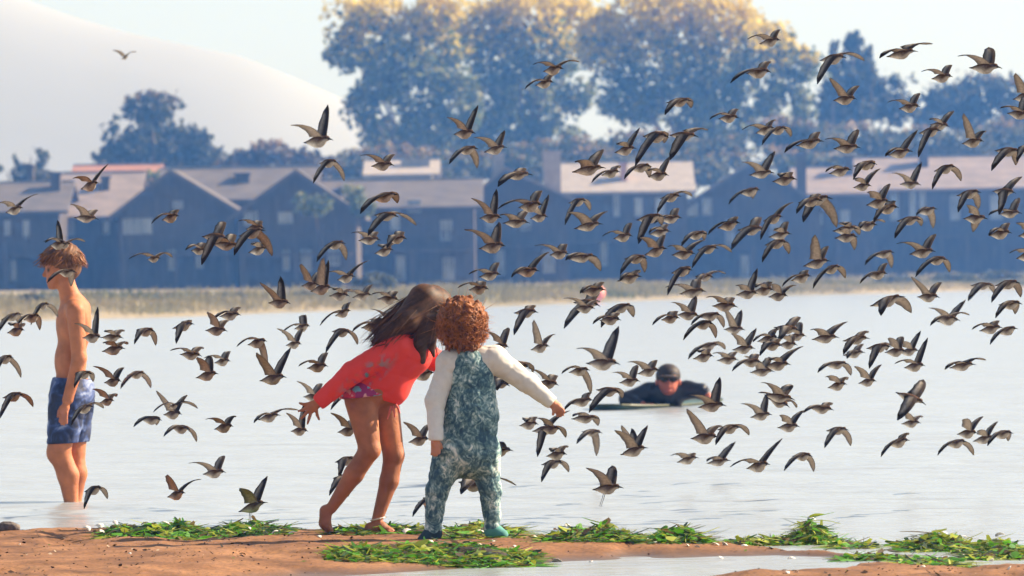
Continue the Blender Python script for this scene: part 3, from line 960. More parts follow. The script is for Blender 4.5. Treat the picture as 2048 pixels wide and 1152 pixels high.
# red long-sleeved top
RED, nt, bs = new_mat('coral_red_jersey')
at = nt.nodes.new('ShaderNodeAttribute'); at.attribute_name = 'Col'
lk(nt, at.outputs['Color'], bs.inputs['Base Color'])
bs.inputs['Roughness'].default_value = 0.75
bump(nt, noise(nt, 260, 2), 0.25, 0.002, bs)
s = SDF((585, -110, -870), (1000, 120, -640), 2.2)
s.cone(V3(818, 706), V3(765, 765), 47, 42, 14, sq=1.12)
s.cone(V3(790, 690, -42), V3(838, 702, 44), 26, 26, 14)
s.ell(V3(782, 770), (38, 42, 44), 16)
s.ell(V3(742, 770), (47, 46, 40), 10)
s.wrinkle(folds(1.9, (30, 70), 3))
s.cut(V3(690, 776), (-0.30, 0, -0.954))
t = SDF((585, -110, -870), (1000, 120, -640), 2.2)
t.chain([V3(796, 692, -42), V3(706, 745, -58), V3(642, 801, -62)], [27, 22, 16], 8)
t.chain([V3(838, 702, 46), V3(893, 735, 60), V3(935, 784, 69)], [26, 20, 15], 8)
t.wrinkle(folds(1.4, (20, 44), 4))
t.cut(V3(637, 806, -62), (-0.75, 0, -0.66))
t.cut(V3(937, 787, 69), (0.65, 0, -0.76))
h = np.clip(0.5 + 0.5 * (s.f - t.f) / 8.0, 0, 1)
s.f = s.f * (1 - h) + t.f * h - 8.0 * h * (1 - h)
s.cone(V3(838, 690), V3(870, 640), 21, 27, 0, 'sub')


def top_col(x, d, y):
    base = np.tile(np.array((0.86, 0.050, 0.034)), (len(x), 1))
    base = base * (1 - 0.12 * (vnoise(x, y, 0.05, 3, 61) + 0.5))[:, None]
    # printed flower panel on the near side of the hip
    u = ((x - 735) * 0.80 - (y - 752) * 0.60); v = ((x - 735) * 0.60 + (y - 752) * 0.80)
    panel = np.clip(1.3 - np.sqrt((u / 62) ** 2 + (v / 20) ** 2), 0, 1) * (d < 6)
    fl = vnoise(x, y, 0.10, 2, 62); f2 = vnoise(x, y, 0.07, 2, 63)
    pc = np.where((fl > 0.05)[:, None], np.array((0.10, 0.28, 0.34)), np.where((f2 > 0.02)[:, None], np.array((0.22, 0.17, 0.05)), np.array((0.40, 0.03, 0.12))))
    m = (panel * np.clip(0.6 + fl * 3, 0, 1))[:, None]
    return base * (1 - m) + pc * m


sdf_object('long_sleeved_top', s, gk, GB, RED, girl, top_col)
s = SDF((660, -80, -860), (840, 80, -720), 2.0)
s.ell(V3(741, 790), (49, 48, 42), 8)
s.chain([V3(720, 796, -16), V3(722, 806, -17)], [41, 40], 6)
s.chain([V3(764, 800, 20), V3(766, 812, 20)], [40, 39], 6)
s.cut(V3(740, 762), (0, 0, 1)); s.cut(V3(690, 797), (0.10, 0, -0.995))
s.wrinkle(folds(1.0, (14, 30), 8))


def bottoms_col(x, d, y):
    a = vnoise(x, y + d * 0.5, 0.09, 2, 65); b = vnoise(x, y + d * 0.5, 0.07, 2, 66)
    c = np.where((a > 0.10)[:, None], np.array((0.16, 0.42, 0.52)), np.where((b > 0.06)[:, None], np.array((0.30, 0.02, 0.14)), np.where((a < -0.14)[:, None], np.array((0.75, 0.40, 0.42)), np.array((0.60, 0.04, 0.10)))))
    return c


sdf_object('swim_bottoms', s, gk, GB, attr_mat('floral_lycra', 0.6, 0.4), girl, bottoms_col)
m = MB()
for (x0, y0, x1, y1) in ((782, 812, 775, 838), (786, 812, 790, 834), (792, 808, 800, 826)):
    f = lambda px, py, dd: ((px - GB[0]) * gk, dd * gk, (GB[1] - py) * gk)
    m.tube([f(x0, y0, -22), f((x0 + x1) / 2 + 1, (y0 + y1) / 2, -26), f(x1, y1, -25)], [2.2 * gk, 2.4 * gk, 1.4 * gk], 6)
m.build('tie_strings', noise_mat('coral_cord', [(0.3, (0.6, 0.10, 0.08)), (0.7, (0.7, 0.2, 0.16))], 30, 0.7), girl)
# hair
s = SDF((720, -100, -760), (930, 100, -555), 1.8)
s.ell(V3(866, 616), (42, 43, 45), 4)
s.cut(V3(893, 640), (0.93, 0, -0.36))
s.chain([V3(848, 600, -22), V3(815, 640, -46), V3(778, 664, -50), V3(748, 682, -48)], [33, 25, 16, 5], 8)
s.chain([V3(846, 610, 5), V3(808, 650, -20), V3(770, 672, -34), V3(752, 690, -36)], [32, 25, 15, 5], 8)
s.chain([V3(852, 640, -30), V3(840, 690, -40), V3(846, 722, -38)], [22, 14, 6], 6)
s.chain([V3(870, 640, -34), V3(862, 684, -36), V3(868, 712, -34)], [16, 10, 3], 6)


def girl_hair(x, d, y):
    n = vnoise(x * 0.5 + y * 0.85, d * 0.6, 0.16, 3, 71)
    return mixc((0.030, 0.014, 0.008), (0.12, 0.052, 0.024), 0.5 + n * 1.6)


sdf_object('hair', s, gk, GB, HAIR, girl, girl_hair)


def strands(name, n, start, flow, rad, k, base, mat, parent, seed, segs=5):
    """many fine locks in one mesh: start(g) -> point on the head, flow(p, f, g) -> next direction (frame px)"""
    g = np.random.default_rng(seed); m = MB()
    for i in range(n):
        p = np.array(start(g), float); pts = []
        own = g.normal(size=4)
        for q in range(segs):
            pts.append(((p[0] - base[0]) * k, p[1] * k, (p[2] + base[1]) * k))
            p = p + np.array(flow(p, q / (segs - 1), own))
        r0 = rad * g.uniform(0.7, 1.3) * k
        m.tube(pts, [r0 * (1 - 0.85 * (q / (segs - 1)) ** 2) for q in range(segs)], 4)
    o = m.build(name, mat, parent, True); o['kind'] = 'stuff'
    return o


DKHAIR = noise_mat('dark_brown_hair', [(0.3, (0.028, 0.010, 0.005)), (0.7, (0.15, 0.055, 0.020))], 25, 0.55)
AUBURN = noise_mat('auburn_hair', [(0.3, (0.13, 0.038, 0.010)), (0.7, (0.50, 0.17, 0.040))], 25, 0.55)
BROWNH = noise_mat('light_brown_hair', [(0.3, (0.08, 0.028, 0.010)), (0.7, (0.34, 0.125, 0.036))], 25, 0.55)


def scalp(c, r, lo=-0.35):
    def fn(g):
        while True:
            v = g.normal(size=3); v /= np.linalg.norm(v)
            if v[2] > lo:
                return np.array(c) + v * np.array(r)
    return fn


def girl_start(g):
    v = g.normal(size=3); v /= np.linalg.norm(v)
    v[0] = -abs(v[0]) * 0.9 + 0.35; v[2] = abs(v[2]) if g.random() < 0.6 else v[2]
    v /= np.linalg.norm(v)
    return np.array((866, 0, -616)) + v * np.array((42, 43, 46))


def girl_flow(p, f, own):
    tgt = np.array((752 + own[0] * 14, -42 + own[1] * 20, -(684 + own[2] * 12)))
    d = tgt - p; L = np.linalg.norm(d) + 1e-6
    out = p - np.array((864, 0, -615)); out /= np.linalg.norm(out)
    st = min(L / 2.2, 36)
    return d / L * st + out * (4 * (1 - f)) + np.array((0, 0, -5 * f))


strands('flyaway_hair', 140, girl_start, lambda p, f, o: girl_flow(p, f, o * 1.7) + np.array((o[0] * 2, o[1] * 2, 0.5)), 0.45, gk, GB, DKHAIR, girl, 13, 6)
strands('hair_locks', 620, girl_start, girl_flow, 1.1, gk, GB, DKHAIR, girl, 3, 6)
strands('wispy_locks', 60, scalp((866, -8, -628), (44, 44, 40), -0.9), lambda p, f, o: (o[0] * 3 - 2, o[1] * 2 - 2, -11), 1.1, gk, GB, DKHAIR, girl, 4, 6)
m = MB()
ac = V3(756, 1036, 17)
ring = [((ac[0] + 15 * math.cos(t) - GB[0]) * gk, (ac[1] + 15 * math.sin(t)) * gk, (GB[1] - 1038 + 3.4 * math.cos(t)) * gk) for t in np.arange(0, 6.3, 0.45)]
m.tube(ring, [0.0035] * len(ring), 6)
m.build('anklet', noise_mat('pale_band', [(0.3, (0.6, 0.5, 0.42)), (0.7, (0.75, 0.66, 0.58))], 30, 0.5), girl)
tag(girl, 'barefoot girl in red long-sleeved top bending forward beside the toddler', 'person')

# ------------------------------------------------------------------ toddler in the tie-dye suit
TB = (930, 1078)
kid, tk = figure_root('person', TB[0], TB[1], ground_at(930, 1078).y)
s = SDF((820, -120, -1100), (1150, 110, -585), 2.2)
s.ell(V3(926, 640), (42, 42, 46), 4)
s.ell(V3(930, 664, 16), (30, 30, 28), 8)
s.cone(V3(930, 640, 44), V3(931, 650, 48), 4, 6, 4)
s.ell(V3(882, 652, 4), (5, 8, 11), 2); s.ell(V3(970, 652, 4), (5, 8, 11), 2)
s.cone(V3(932, 680), V3(938, 720), 20, 22, 8)
s.cone(V3(942, 738), V3(940, 880), 39, 44, 10, sq=0.8)
s.cone(V3(902, 725), V3(985, 720), 20, 20, 12)
s.chain([V3(898, 726, -6), V3(872, 800, -24), V3(872, 872, -46)], [19, 15, 11], 6)
s.ell(V3(871, 884, -48), (9, 8, 13), 3)
fingers(s, [V3(864, 907, -50), V3(869, 910, -52), V3(874, 909, -54), V3(879, 905, -55), V3(884, 895, -48)],
        [V3(866, 890, -48), V3(870, 892, -50), V3(874, 892, -52), V3(877, 890, -53), V3(877, 883, -48)], 3.8, 2.8, (1, 1))
s.chain([V3(985, 718, 2), V3(1058, 768, 8), V3(1104, 806, 10)], [20, 16, 11], 6)
s.ell(V3(1114, 814, 10), (12, 8, 10), 3, tilt=-0.7)
fingers(s, [V3(1128, 824, 6), V3(1126, 830, 10), V3(1121, 833, 14), V3(1115, 832, 17), V3(1106, 829, 6)],
        [V3(1119, 815, 6), V3(1119, 819, 9), V3(1116, 821, 12), V3(1112, 822, 15), V3(1107, 818, 6)], 3.9, 2.9, (1.5, 0.5))
s.chain([V3(902, 905, -6), V3(873, 985, -10), V3(867, 1058, -10)], [30, 14, 11], 8)
s.chain([V3(964, 905, 6), V3(981, 985, 8), V3(984, 1056, 8)], [29, 14, 11], 8)
s.chain([V3(868, 1066, -8), V3(850, 1078, -14)], [14, 9], 5)
s.chain([V3(985, 1062, 8), V3(1000, 1070, 4)], [13, 9], 5)


def kid_skin(x, d, y):
    c = np.tile(np.array((0.50, 0.21, 0.12)), (len(x), 1))
    m = ball(x, d, y, (1118, 10, 822), 16)[:, None]
    return c * (1 - 0.15 * m) + np.array((0.55, 0.20, 0.13)) * 0.15 * m


sdf_object('body', s, tk, TB, SKIN, kid, kid_skin)
# white long-sleeved shirt
SHIRT = attr_mat('white_cotton', 0.85, 0.2, 0, 0.08, 40)
s = SDF((820, -120, -960), (1150, 110, -670), 2.2)
s.cone(V3(898, 724), V3(988, 718), 26, 27, 10)
s.chain([V3(898, 728, -6), V3(871, 800, -24), V3(872, 876, -46)], [23, 19, 14.5], 8)
s.chain([V3(988, 719, 2), V3(1056, 766, 8), V3(1104, 806, 10)], [26, 20, 14], 8)
s.cone(V3(942, 740), V3(942, 820), 42, 44, 8, sq=0.8)
s.wrinkle(folds(1.6, (18, 44), 13))
s.cut(V3(872, 880, -46), (-0.0, 0, -1)); s.cut(V3(1105, 807, 10), (0.78, 0, -0.62))
sdf_object('long_sleeved_shirt', s, tk, TB, SHIRT, kid, lambda x, d, y: mixc((0.66, 0.61, 0.56), (0.72, 0.69, 0.66), (y - 700) / 150))
# tie-dye overall suit
SUIT, nt, bs = new_mat('tie_dye_cotton')
f1 = noise(nt, 5.0, 5, 0.6, stretch=(1.5, 1, 0.9), dist=2.4)
f2 = noise(nt, 17, 4, 0.6, stretch=(1.2, 1, 1.1), dist=3.4)
mx = nt.nodes.new('ShaderNodeMix'); mx.inputs['Factor'].default_value = 0.45
lk(nt, f1, mx.inputs['A']); lk(nt, f2, mx.inputs['B'])
lk(nt, ramp(nt, mx.outputs['Result'], [(0.33, (0.018, 0.044, 0.080)), (0.43, (0.040, 0.095, 0.135)), (0.49, (0.11, 0.20, 0.215)), (0.55, (0.33, 0.44, 0.44)), (0.61, (0.70, 0.73, 0.69))]), bs.inputs['Base Color'])
bs.inputs['Roughness'].default_value = 0.9
bump(nt, noise(nt, 26, 4, dist=1.0), 0.5, 0.012, bs)
s = SDF((820, -110, -1100), (1050, 110, -670), 2.2)
s.cone(V3(941, 738), V3(943, 830), 46, 51, 10, sq=0.85)
s.cone(V3(943, 830), V3(935, 900), 51, 57, 16, sq=0.85)
s.chain([V3(902, 905, -6), V3(873, 985, -10), V3(867, 1058, -10)], [38, 20, 17], 12)
s.chain([V3(966, 905, 6), V3(981, 985, 8), V3(985, 1056, 8)], [36, 20, 16], 12)
s.ell(V3(934, 900), (58, 46, 42), 14)
s.wrinkle(folds(2.2, (24, 60), 21))
s.cone(V3(868, 690, -20), V3(884, 745, -10), 26, 13, 0, 'sub'); s.cone(V3(1016, 690), V3(1004, 745), 24, 11, 0, 'sub')
s.cone(V3(935, 640), V3(938, 700), 30, 24, 0, 'sub')
s.cut(V3(930, 1068), (0, 0, -1))
sdf_object('tie_dye_suit', s, tk, TB, SUIT, kid)
for (pts, rr, lab) in (([V3(866, 1066, -8), V3(846, 1081, -16)], [19, 12], None), ([V3(986, 1062, 8), V3(1004, 1071, 2)], [18, 13], None)):
    s = SDF((815, -60, -1100), (1040, 60, -1035), 1.6)
    s.chain(pts, rr, 4); s.cut(V3(930, 1086), (0, 0, -1)); s.cut(V3(930, 1050), (0, 0, 1))
    sdf_object('shoe', s, tk, TB, attr_mat('teal_shoe', 0.8, 0.3, 0, 0.2, 30), kid, (lambda x, d, y: np.tile(np.array((0.03, 0.055, 0.07)), (len(x), 1))) if pts[0][0] < 900 else (lambda x, d, y: np.tile(np.array((0.10, 0.30, 0.27)), (len(x), 1))))
# curly auburn hair
s = SDF((860, -75, -712), (995, 75, -580), 1.5)
s.ell(V3(925, 638), (46, 46, 44), 4)
s.ell(V3(928, 672, -12), (36, 32, 26), 6)
g = np.random.default_rng(5)
for i in range(330):
    v = g.normal(size=3); v /= np.linalg.norm(v)
    if v[2] < -0.55 and v[1] > 0:
        continue
    c = np.array((925, 0, -640)) + v * np.array((47, 47, 47)) * g.uniform(0.93, 1.06)
    w = np.cross(v, g.normal(size=3)); w /= np.linalg.norm(w)
    e = c + w * g.uniform(6, 13) - np.array((0, 0, 5))
    s.cone(c, e, g.uniform(3.0, 5.2), g.uniform(1.6, 3.2), 1.5)
for i in range(70):
    c = np.array((926 + g.uniform(-36, 38), g.uniform(-38, 4), -(682 + g.uniform(-8, 14))))
    s.cone(c, c + np.array((g.normal(0, 4), g.normal(0, 3), -g.uniform(4, 12))), g.uniform(3, 5), 1.8, 1.5)
sdf_object('curly_hair', s, tk, TB, HAIR, kid, lambda x, d, y: mixc((0.09, 0.028, 0.010), (0.34, 0.115, 0.030), 0.5 + vnoise(x, y + d, 0.14, 3, 73) * 1.7))
def curl(p, f, own):
    c = np.array((925, 0, -642)); o = (p - c) / np.linalg.norm(p - c)
    t = np.cross(o, own[:3]); t /= np.linalg.norm(t) + 1e-6
    t2 = np.cross(o, t)
    th = f * 4.6 + own[3] * 3
    return (t * math.cos(th) + t2 * math.sin(th)) * 5.4 + o * 1.1 + np.array((0, 0, -2.6))


strands('flyaway_hair', 130, scalp((925, -4, -642), (48, 48, 50), -0.5), lambda p, f, o: ((p[0] - 925) * 0.05 + o[0] * 1.6, p[1] * 0.05 + o[1] * 1.6, (p[2] + 642) * 0.05 + o[2] * 1.6), 0.45, tk, TB, AUBURN, kid, 15, 6)
strands('curls', 760, scalp((925, -4, -644), (46, 46, 48), -0.75), curl, 0.95, tk, TB, AUBURN, kid, 5, 7)
tag(kid, 'toddler seen from behind in blue tie-dye suit, arm stretched towards the birds', 'person')

# ------------------------------------------------------------------ boy wading at the left
BB = (130, 1003)
boy, bk = figure_root('person', BB[0], BB[1], YW(130, 1003, 0.0))
s = SDF((60, -100, -1075), (215, 100, -480), 2.0)
s.ell(V3(127, 520), (33, 29, 33), 5)
s.ell(V3(112, 543), (20, 22, 30), 8)
s.ell(V3(108, 565), (13, 15, 12), 8)
s.ell(V3(103, 573), (7, 9, 6), 5)
s.cone(V3(95, 537), V3(89, 550), 3.4, 4.6, 4)
s.ell(V3(96, 561), (4, 8, 2.6), 2.5); s.ell(V3(98, 566), (4, 7, 2.4), 2.5)
s.ell(V3(94, 530), (5, 18, 4), 4)
s.ell(V3(135, 545, -28), (7, 3.5, 11), 2); s.ell(V3(135, 545, 28), (7, 3.5, 11), 2)
s.cone(V3(131, 560), V3(142, 606), 18, 19, 8)
s.ell(V3(147, 652), (35, 52, 58), 10, tilt=0.05)
s.ell(V3(141, 722), (32, 45, 52), 12)
s.cone(V3(152, 616, -46), V3(152, 616, 46), 19, 19, 14)
s.cone(V3(140, 590), V3(156, 618), 15, 24, 12)
s.ell(V3(166, 640, -24), (14, 20, 26), 10); s.ell(V3(166, 640, 24), (14, 20, 26), 10)
s.ell(V3(144, 776), (37, 46, 38), 10)
s.chain([V3(155, 622, -60), V3(163, 715, -70), V3(140, 797, -66)], [19, 14.5, 10.5], 6)
s.ell(V3(134, 816, -66), (9, 7, 13), 4, tilt=-0.3)
fingers(s, [V3(124, 842, -66), V3(128, 847, -67), V3(133, 848, -68), V3(138, 845, -69), V3(120, 832, -60)],
        [V3(129, 824, -64), V3(132, 826, -66), V3(135, 826, -68), V3(138, 824, -69), V3(127, 814, -62)], 3.4, 2.4, (-1, 1))
s.chain([V3(150, 622, 60), V3(150, 715, 70), V3(124, 795, 66)], [19, 14.5, 10.5], 6)
s.ell(V3(119, 812, 66), (9, 7, 13), 4)
fingers(s, [V3(112, 838, 64), V3(116, 843, 66), V3(121, 843, 68), V3(126, 840, 70), V3(108, 826, 60)],
        [V3(115, 820, 64), V3(118, 822, 66), V3(121, 822, 68), V3(124, 820, 69), V3(114, 810, 62)], 3.4, 2.4)
s.chain([V3(138, 800, -26), V3(119, 902, -27)], [36, 23], 8)
s.ell(V3(113, 906, -28), (16, 17, 20), 8)
s.chain([V3(121, 905, -27), V3(138, 950, -24), V3(145, 1012, -22), V3(147, 1045, -22)], [21.5, 21, 13, 11], 7)
s.chain([V3(148, 800, 24), V3(147, 902, 26)], [35, 22], 8)
s.chain([V3(147, 904, 26), V3(152, 948, 24), V3(148, 1012, 22), V3(146, 1045, 22)], [20, 20, 12, 11], 7)
s.chain([V3(144, 1056, -22), V3(104, 1060, -26)], [12, 8], 5)
s.chain([V3(144, 1056, 22), V3(106, 1060, 26)], [12, 8], 5)


def boy_skin(x, d, y):
    c = mixc((0.50, 0.185, 0.085), (0.40, 0.135, 0.058), 0.5 + 1.2 * vnoise(x, y, 0.03, 3, 91))
    m = ball(x, d, y, (130, -66, 830), 16)[:, None]; c = c * (1 - 0.4 * m) + np.array((0.55, 0.20, 0.14)) * 0.4 * m
    for e in ((98, -15, 540), (98, 15, 540)):
        m = ball(x, d, y, e, 4.5)[:, None]; c = c * (1 - m) + np.array((0.03, 0.02, 0.015)) * m
    m = ball(x, d, y, (95, 0, 563), 6)[:, None]; c = c * (1 - m) + np.array((0.42, 0.15, 0.11)) * m
    return c


sdf_object('body', s, bk, BB, SKIN, boy, boy_skin)
s = SDF((80, -50, -575), (175, 50, -478), 1.5)
s.ell(V3(126, 517), (39, 36, 34), 4)
s.ell(V3(140, 538), (22, 32, 22), 8)
s.cut(V3(100, 527), (-0.55, 0, -0.84))
s.cut(V3(150, 562), (0.15, 0, -0.99))
s.ell(V3(104, 510), (17, 26, 16), 6)
s.ell(V3(112, 553), (18, 60, 19), 0, 'sub')
s.wrinkle(lambda x, y, z: 0.5 * np.sin((x * 0.75 - z * 0.65) * 0.5 + y * 0.15 + 1.6 * np.sin(x * 0.09)) + 0.5 * np.sin((x * 0.6 - z * 0.8) * 1.0 + y * 0.5 + 1.5 * np.sin(x * 0.2)))
sdf_object('short_hair', s, bk, BB, HAIR, boy, lambda x, d, y: mixc((0.06, 0.024, 0.011), (0.20, 0.082, 0.032), 0.5 + vnoise(x * 0.75 + y * 0.65, d, 0.2, 3, 75) * 1.6))
strands('hair_locks', 420, scalp((127, 0, -518), (37, 34, 32), -0.05), lambda p, f, o: (-3.5 + o[0] * 1.3 if p[0] < 132 else 2.0 + o[0], o[1] * 1.2 + p[1] * 0.05, -3.2 + (p[2] + 500) * 0.06), 1.2, bk, BB, BROWNH, boy, 6, 5)
# navy patterned swim shorts
SHORTS, nt, bs = new_mat('navy_swim_shorts')
at_ = noise(nt, 9, 3, 0.5, dist=1.2)
lk(nt, ramp(nt, at_, [(0.42, (0.008, 0.013, 0.045)), (0.50, (0.013, 0.026, 0.09)), (0.58, (0.04, 0.075, 0.22)), (0.68, (0.22, 0.27, 0.42))]), bs.inputs['Base Color'])
bs.inputs['Roughness'].default_value = 0.7
bump(nt, noise(nt, 30, 4), 0.35, 0.01, bs)
s = SDF((75, -90, -910), (215, 90, -735), 2.0)
s.ell(V3(145, 778), (41, 50, 40), 6)
s.chain([V3(138, 795, -26), V3(126, 888, -27)], [39, 30], 8)
s.chain([V3(150, 795, 24), V3(148, 888, 26)], [38, 29], 8)
s.cone(V3(145, 758), V3(145, 790), 40, 44, 6, sq=1.15)
s.wrinkle(folds(2.2, (22, 50), 33))
s.cut(V3(140, 756), (0.06, 0, 1)); s.cut(V3(130, 886), (0.05, 0, -1))
sdf_object('swim_shorts', s, bk, BB, SHORTS, boy)
tag(boy, 'shirtless boy in navy swim shorts wading at the left', 'person')

# ------------------------------------------------------------------ paddler lying on a board
PB = (1335, 812)
pad, pk = figure_root('person', PB[0], PB[1] + 4, YW(1335, 814, 0.0))
s = SDF((1225, -80, -835), (1445, 420, -715), 1.5)
s.ell(V3(1336, 752, -16), (22, 26, 25), 3)
s.ell(V3(1336, 768, -26), (17, 18, 18), 5)
s.cone(V3(1336, 758, -44), V3(1336, 768, -47), 2.6, 3.8, 3)
s.ell(V3(1336, 777, -42), (7, 4, 2), 2)
s.ell(V3(1336, 748, -38), (17, 5, 3), 3)
s.ell(V3(1313, 760, -14), (3, 5, 7), 1.5); s.ell(V3(1359, 760, -14), (3, 5, 7), 1.5)
s.cone(V3(1336, 770, -8), V3(1335, 788, 10), 15, 18, 6)
s.cone(V3(1335, 788, 16), V3(1330, 798, 110), 30, 25, 10)
s.cone(V3(1330, 798, 110), V3(1328, 801, 170), 24, 22, 10)
s.cone(V3(1298, 780, 10), V3(1373, 776, 10), 16, 16, 10)
s.chain([V3(1298, 778, 8), V3(1254, 795, -8), V3(1284, 806, -36)], [15, 12, 8.5], 5)
s.ell(V3(1297, 807, -44), (9, 8, 5), 3)
fingers(s, [V3(1312, 808, -52), V3(1311, 809, -57), V3(1307, 810, -60), V3(1302, 810, -61), V3(1306, 803, -44)],
        [V3(1302, 807, -48), V3(1301, 808, -50), V3(1299, 808, -52), V3(1296, 808, -52), V3(1299, 804, -42)], 2.4, 1.8)
s.chain([V3(1374, 774, 8), V3(1402, 778, -8), V3(1414, 788, -26)], [15.5, 13, 9.5], 5)
s.ell(V3(1417, 794, -32), (8, 7, 8), 3)
fingers(s, [V3(1424, 807, -38), V3(1420, 809, -41), V3(1416, 809, -43), V3(1412, 808, -44), V3(1408, 800, -34)],
        [V3(1421, 797, -34), V3(1419, 799, -36), V3(1416, 799, -37), V3(1413, 798, -38), V3(1412, 793, -30)], 2.4, 1.8)
s.chain([V3(1322, 801, 165), V3(1318, 804, 270), V3(1316, 806, 370)], [17, 11, 7], 6)
s.chain([V3(1338, 801, 165), V3(1342, 804, 270), V3(1346, 806, 370)], [17, 11, 7], 6)


def pad_skin(x, d, y):
    c = np.tile(np.array((0.42, 0.115, 0.07)), (len(x), 1))
    for e in ((1328, -42, 755), (1344, -42, 755)):
        m = ball(x, d, y, e, 5.5)[:, None]; c = c * (1 - m) + np.array((0.03, 0.02, 0.018)) * m
    m = ball(x, d, y, (1336, -42, 777), 7)[:, None]; c = c * (1 - m) + np.array((0.42, 0.11, 0.09)) * m
    return c


sdf_object('body', s, pk, PB, SKIN, pad, pad_skin)
WET = attr_mat('black_wetsuit', 0.45, 0.4, 0, 0.2, 8)
s = SDF((1225, -60, -835), (1445, 420, -740), 1.6)
s.cone(V3(1335, 788, 14), V3(1330, 798, 110), 33, 28, 10)
s.cone(V3(1330, 798, 110), V3(1328, 801, 170), 27, 25, 10)
s.cone(V3(1297, 781, 10), V3(1374, 777, 10), 19, 19, 10)
s.chain([V3(1298, 779, 8), V3(1253, 795, -8), V3(1279, 805, -31)], [18, 15, 11.5], 5)
s.chain([V3(1374, 775, 8), V3(1402, 779, -8), V3(1411, 786, -22)], [18, 15.5, 12], 5)
s.chain([V3(1322, 801, 165), V3(1318, 804, 270), V3(1316, 806, 360)], [20, 14, 10], 6)
s.chain([V3(1338, 801, 165), V3(1342, 804, 270), V3(1346, 806, 360)], [20, 14, 10], 6)
s.wrinkle(folds(0.8, (12, 28), 41))
s.ell(V3(1336, 766, -22), (19, 20, 16), 0, 'sub')
s.cut(V3(1335, 0, 0), (0, 0, 1)) if False else None
sdf_object('wetsuit_top', s, pk, PB, WET, pad, lambda x, d, y: np.tile(np.array((0.012, 0.013, 0.022)), (len(x), 1)))
s = SDF((1300, -60, -775), (1372, 30, -715), 1.2)
s.ell(V3(1336, 747, -13), (25, 29, 24), 3)
s.ell(V3(1336, 764, -44), (19, 26, 17), 0, 'sub')
s.cut(V3(1336, 766), (0, 0, -1))
s.ell(V3(1336, 749, -44), (21, 16, 3.2), 2)
sdf_object('swim_cap', s, pk, PB, HAIR, pad, lambda x, d, y: np.tile(np.array((0.04, 0.028, 0.022)), (len(x), 1)))
# sun shades
m = MB()
f = lambda px, py, dd: ((px - PB[0]) * pk, dd * pk, (PB[1] - py) * pk)
for cx in (1327, 1345):
    ringp = [f(cx + 7.2 * math.cos(t), 755 - 4.6 * math.sin(t), -46) for t in np.arange(12) * math.pi / 6]
    back = [f(cx + 7.2 * math.cos(t), 755 - 4.6 * math.sin(t), -43) for t in np.arange(12) * math.pi / 6]
    n0 = len(m.v); m.v += ringp + back
    m.f.append(tuple(n0 + i for i in range(12))); m.m.append(0)
    m.f.append(tuple(n0 + 12 + i for i in reversed(range(12)))); m.m.append(0)
    for i in range(12):
        m.f.append((n0 + i, n0 + 12 + i, n0 + 12 + (i + 1) % 12, n0 + (i + 1) % 12)); m.m.append(0)
m.tube([f(1333, 754, -47), f(1339, 754, -47)], [1.2 * pk] * 2, 6)
m.tube([f(1320, 754, -44), f(1313, 756, -15)], [1.1 * pk] * 2, 6); m.tube([f(1352, 754, -44), f(1359, 756, -15)], [1.1 * pk] * 2, 6)
m.build('sunglasses', noise_mat('dark_lens', [(0.3, (0.01, 0.01, 0.012)), (0.7, (0.02, 0.02, 0.022))], 5, 0.2), pad)
tag(pad, 'swimmer in black top, dark cap and glasses lying on a board among the birds', 'person')

# paddle board
pc = P(1325, 812, YW(1335, 814, 0.0))
brd = empty('paddle_board', Matrix.Translation((pc.x - 0.02, pc.y + 0.45, 0.0)) @ Matrix.Rotation(math.radians(-24), 4, 'Z'))
L, Wd = 2.5, 0.62
ring_t, ring_b = [], []
N = 40
for i in range(N):
    t = 2 * math.pi * i / N
    yy = math.cos(t) * L / 2; xx = math.copysign(abs(math.sin(t)) ** 0.75, math.sin(t)) * Wd / 2 * (1 - 0.12 * math.cos(t))
    rk = 0.05 * (abs(yy) / (L / 2)) ** 3
    ring_t.append((xx, yy, 0.016 + rk * 0.5)); ring_b.append((xx * 0.94, yy * 0.985, -0.05 + rk))
vs = ring_t + ring_b + [(0, 0, 0.020), (0, 0, -0.06)]
fs = [(i, (i + 1) % N, 2 * N) for i in range(N)] + [(N + (i + 1) % N, N + i, 2 * N + 1) for i in range(N)] + [(i, N + i, N + (i + 1) % N, (i + 1) % N) for i in range(N)]
link_mesh('deck', vs, fs, noise_mat('dark_green_foam', [(0.3, (0.012, 0.03, 0.028)), (0.7, (0.03, 0.08, 0.075))], 3, 0.5), brd, True)
m = MB(); m.tube(ring_t + [ring_t[0]], [0.011] * (N + 1), 6)
m.build('edge_band', noise_mat('lime_stripe', [(0.3, (0.02, 0.035, 0.012)), (0.7, (0.05, 0.06, 0.02))], 4, 0.5), brd)
m = MB(); m.box(-0.012, 0.012, 0.85, 1.05, -0.2, -0.035); m.build('fin', WET, brd)
tag(brd, 'dark green board with olive edge under the paddling swimmer', 'paddle board')

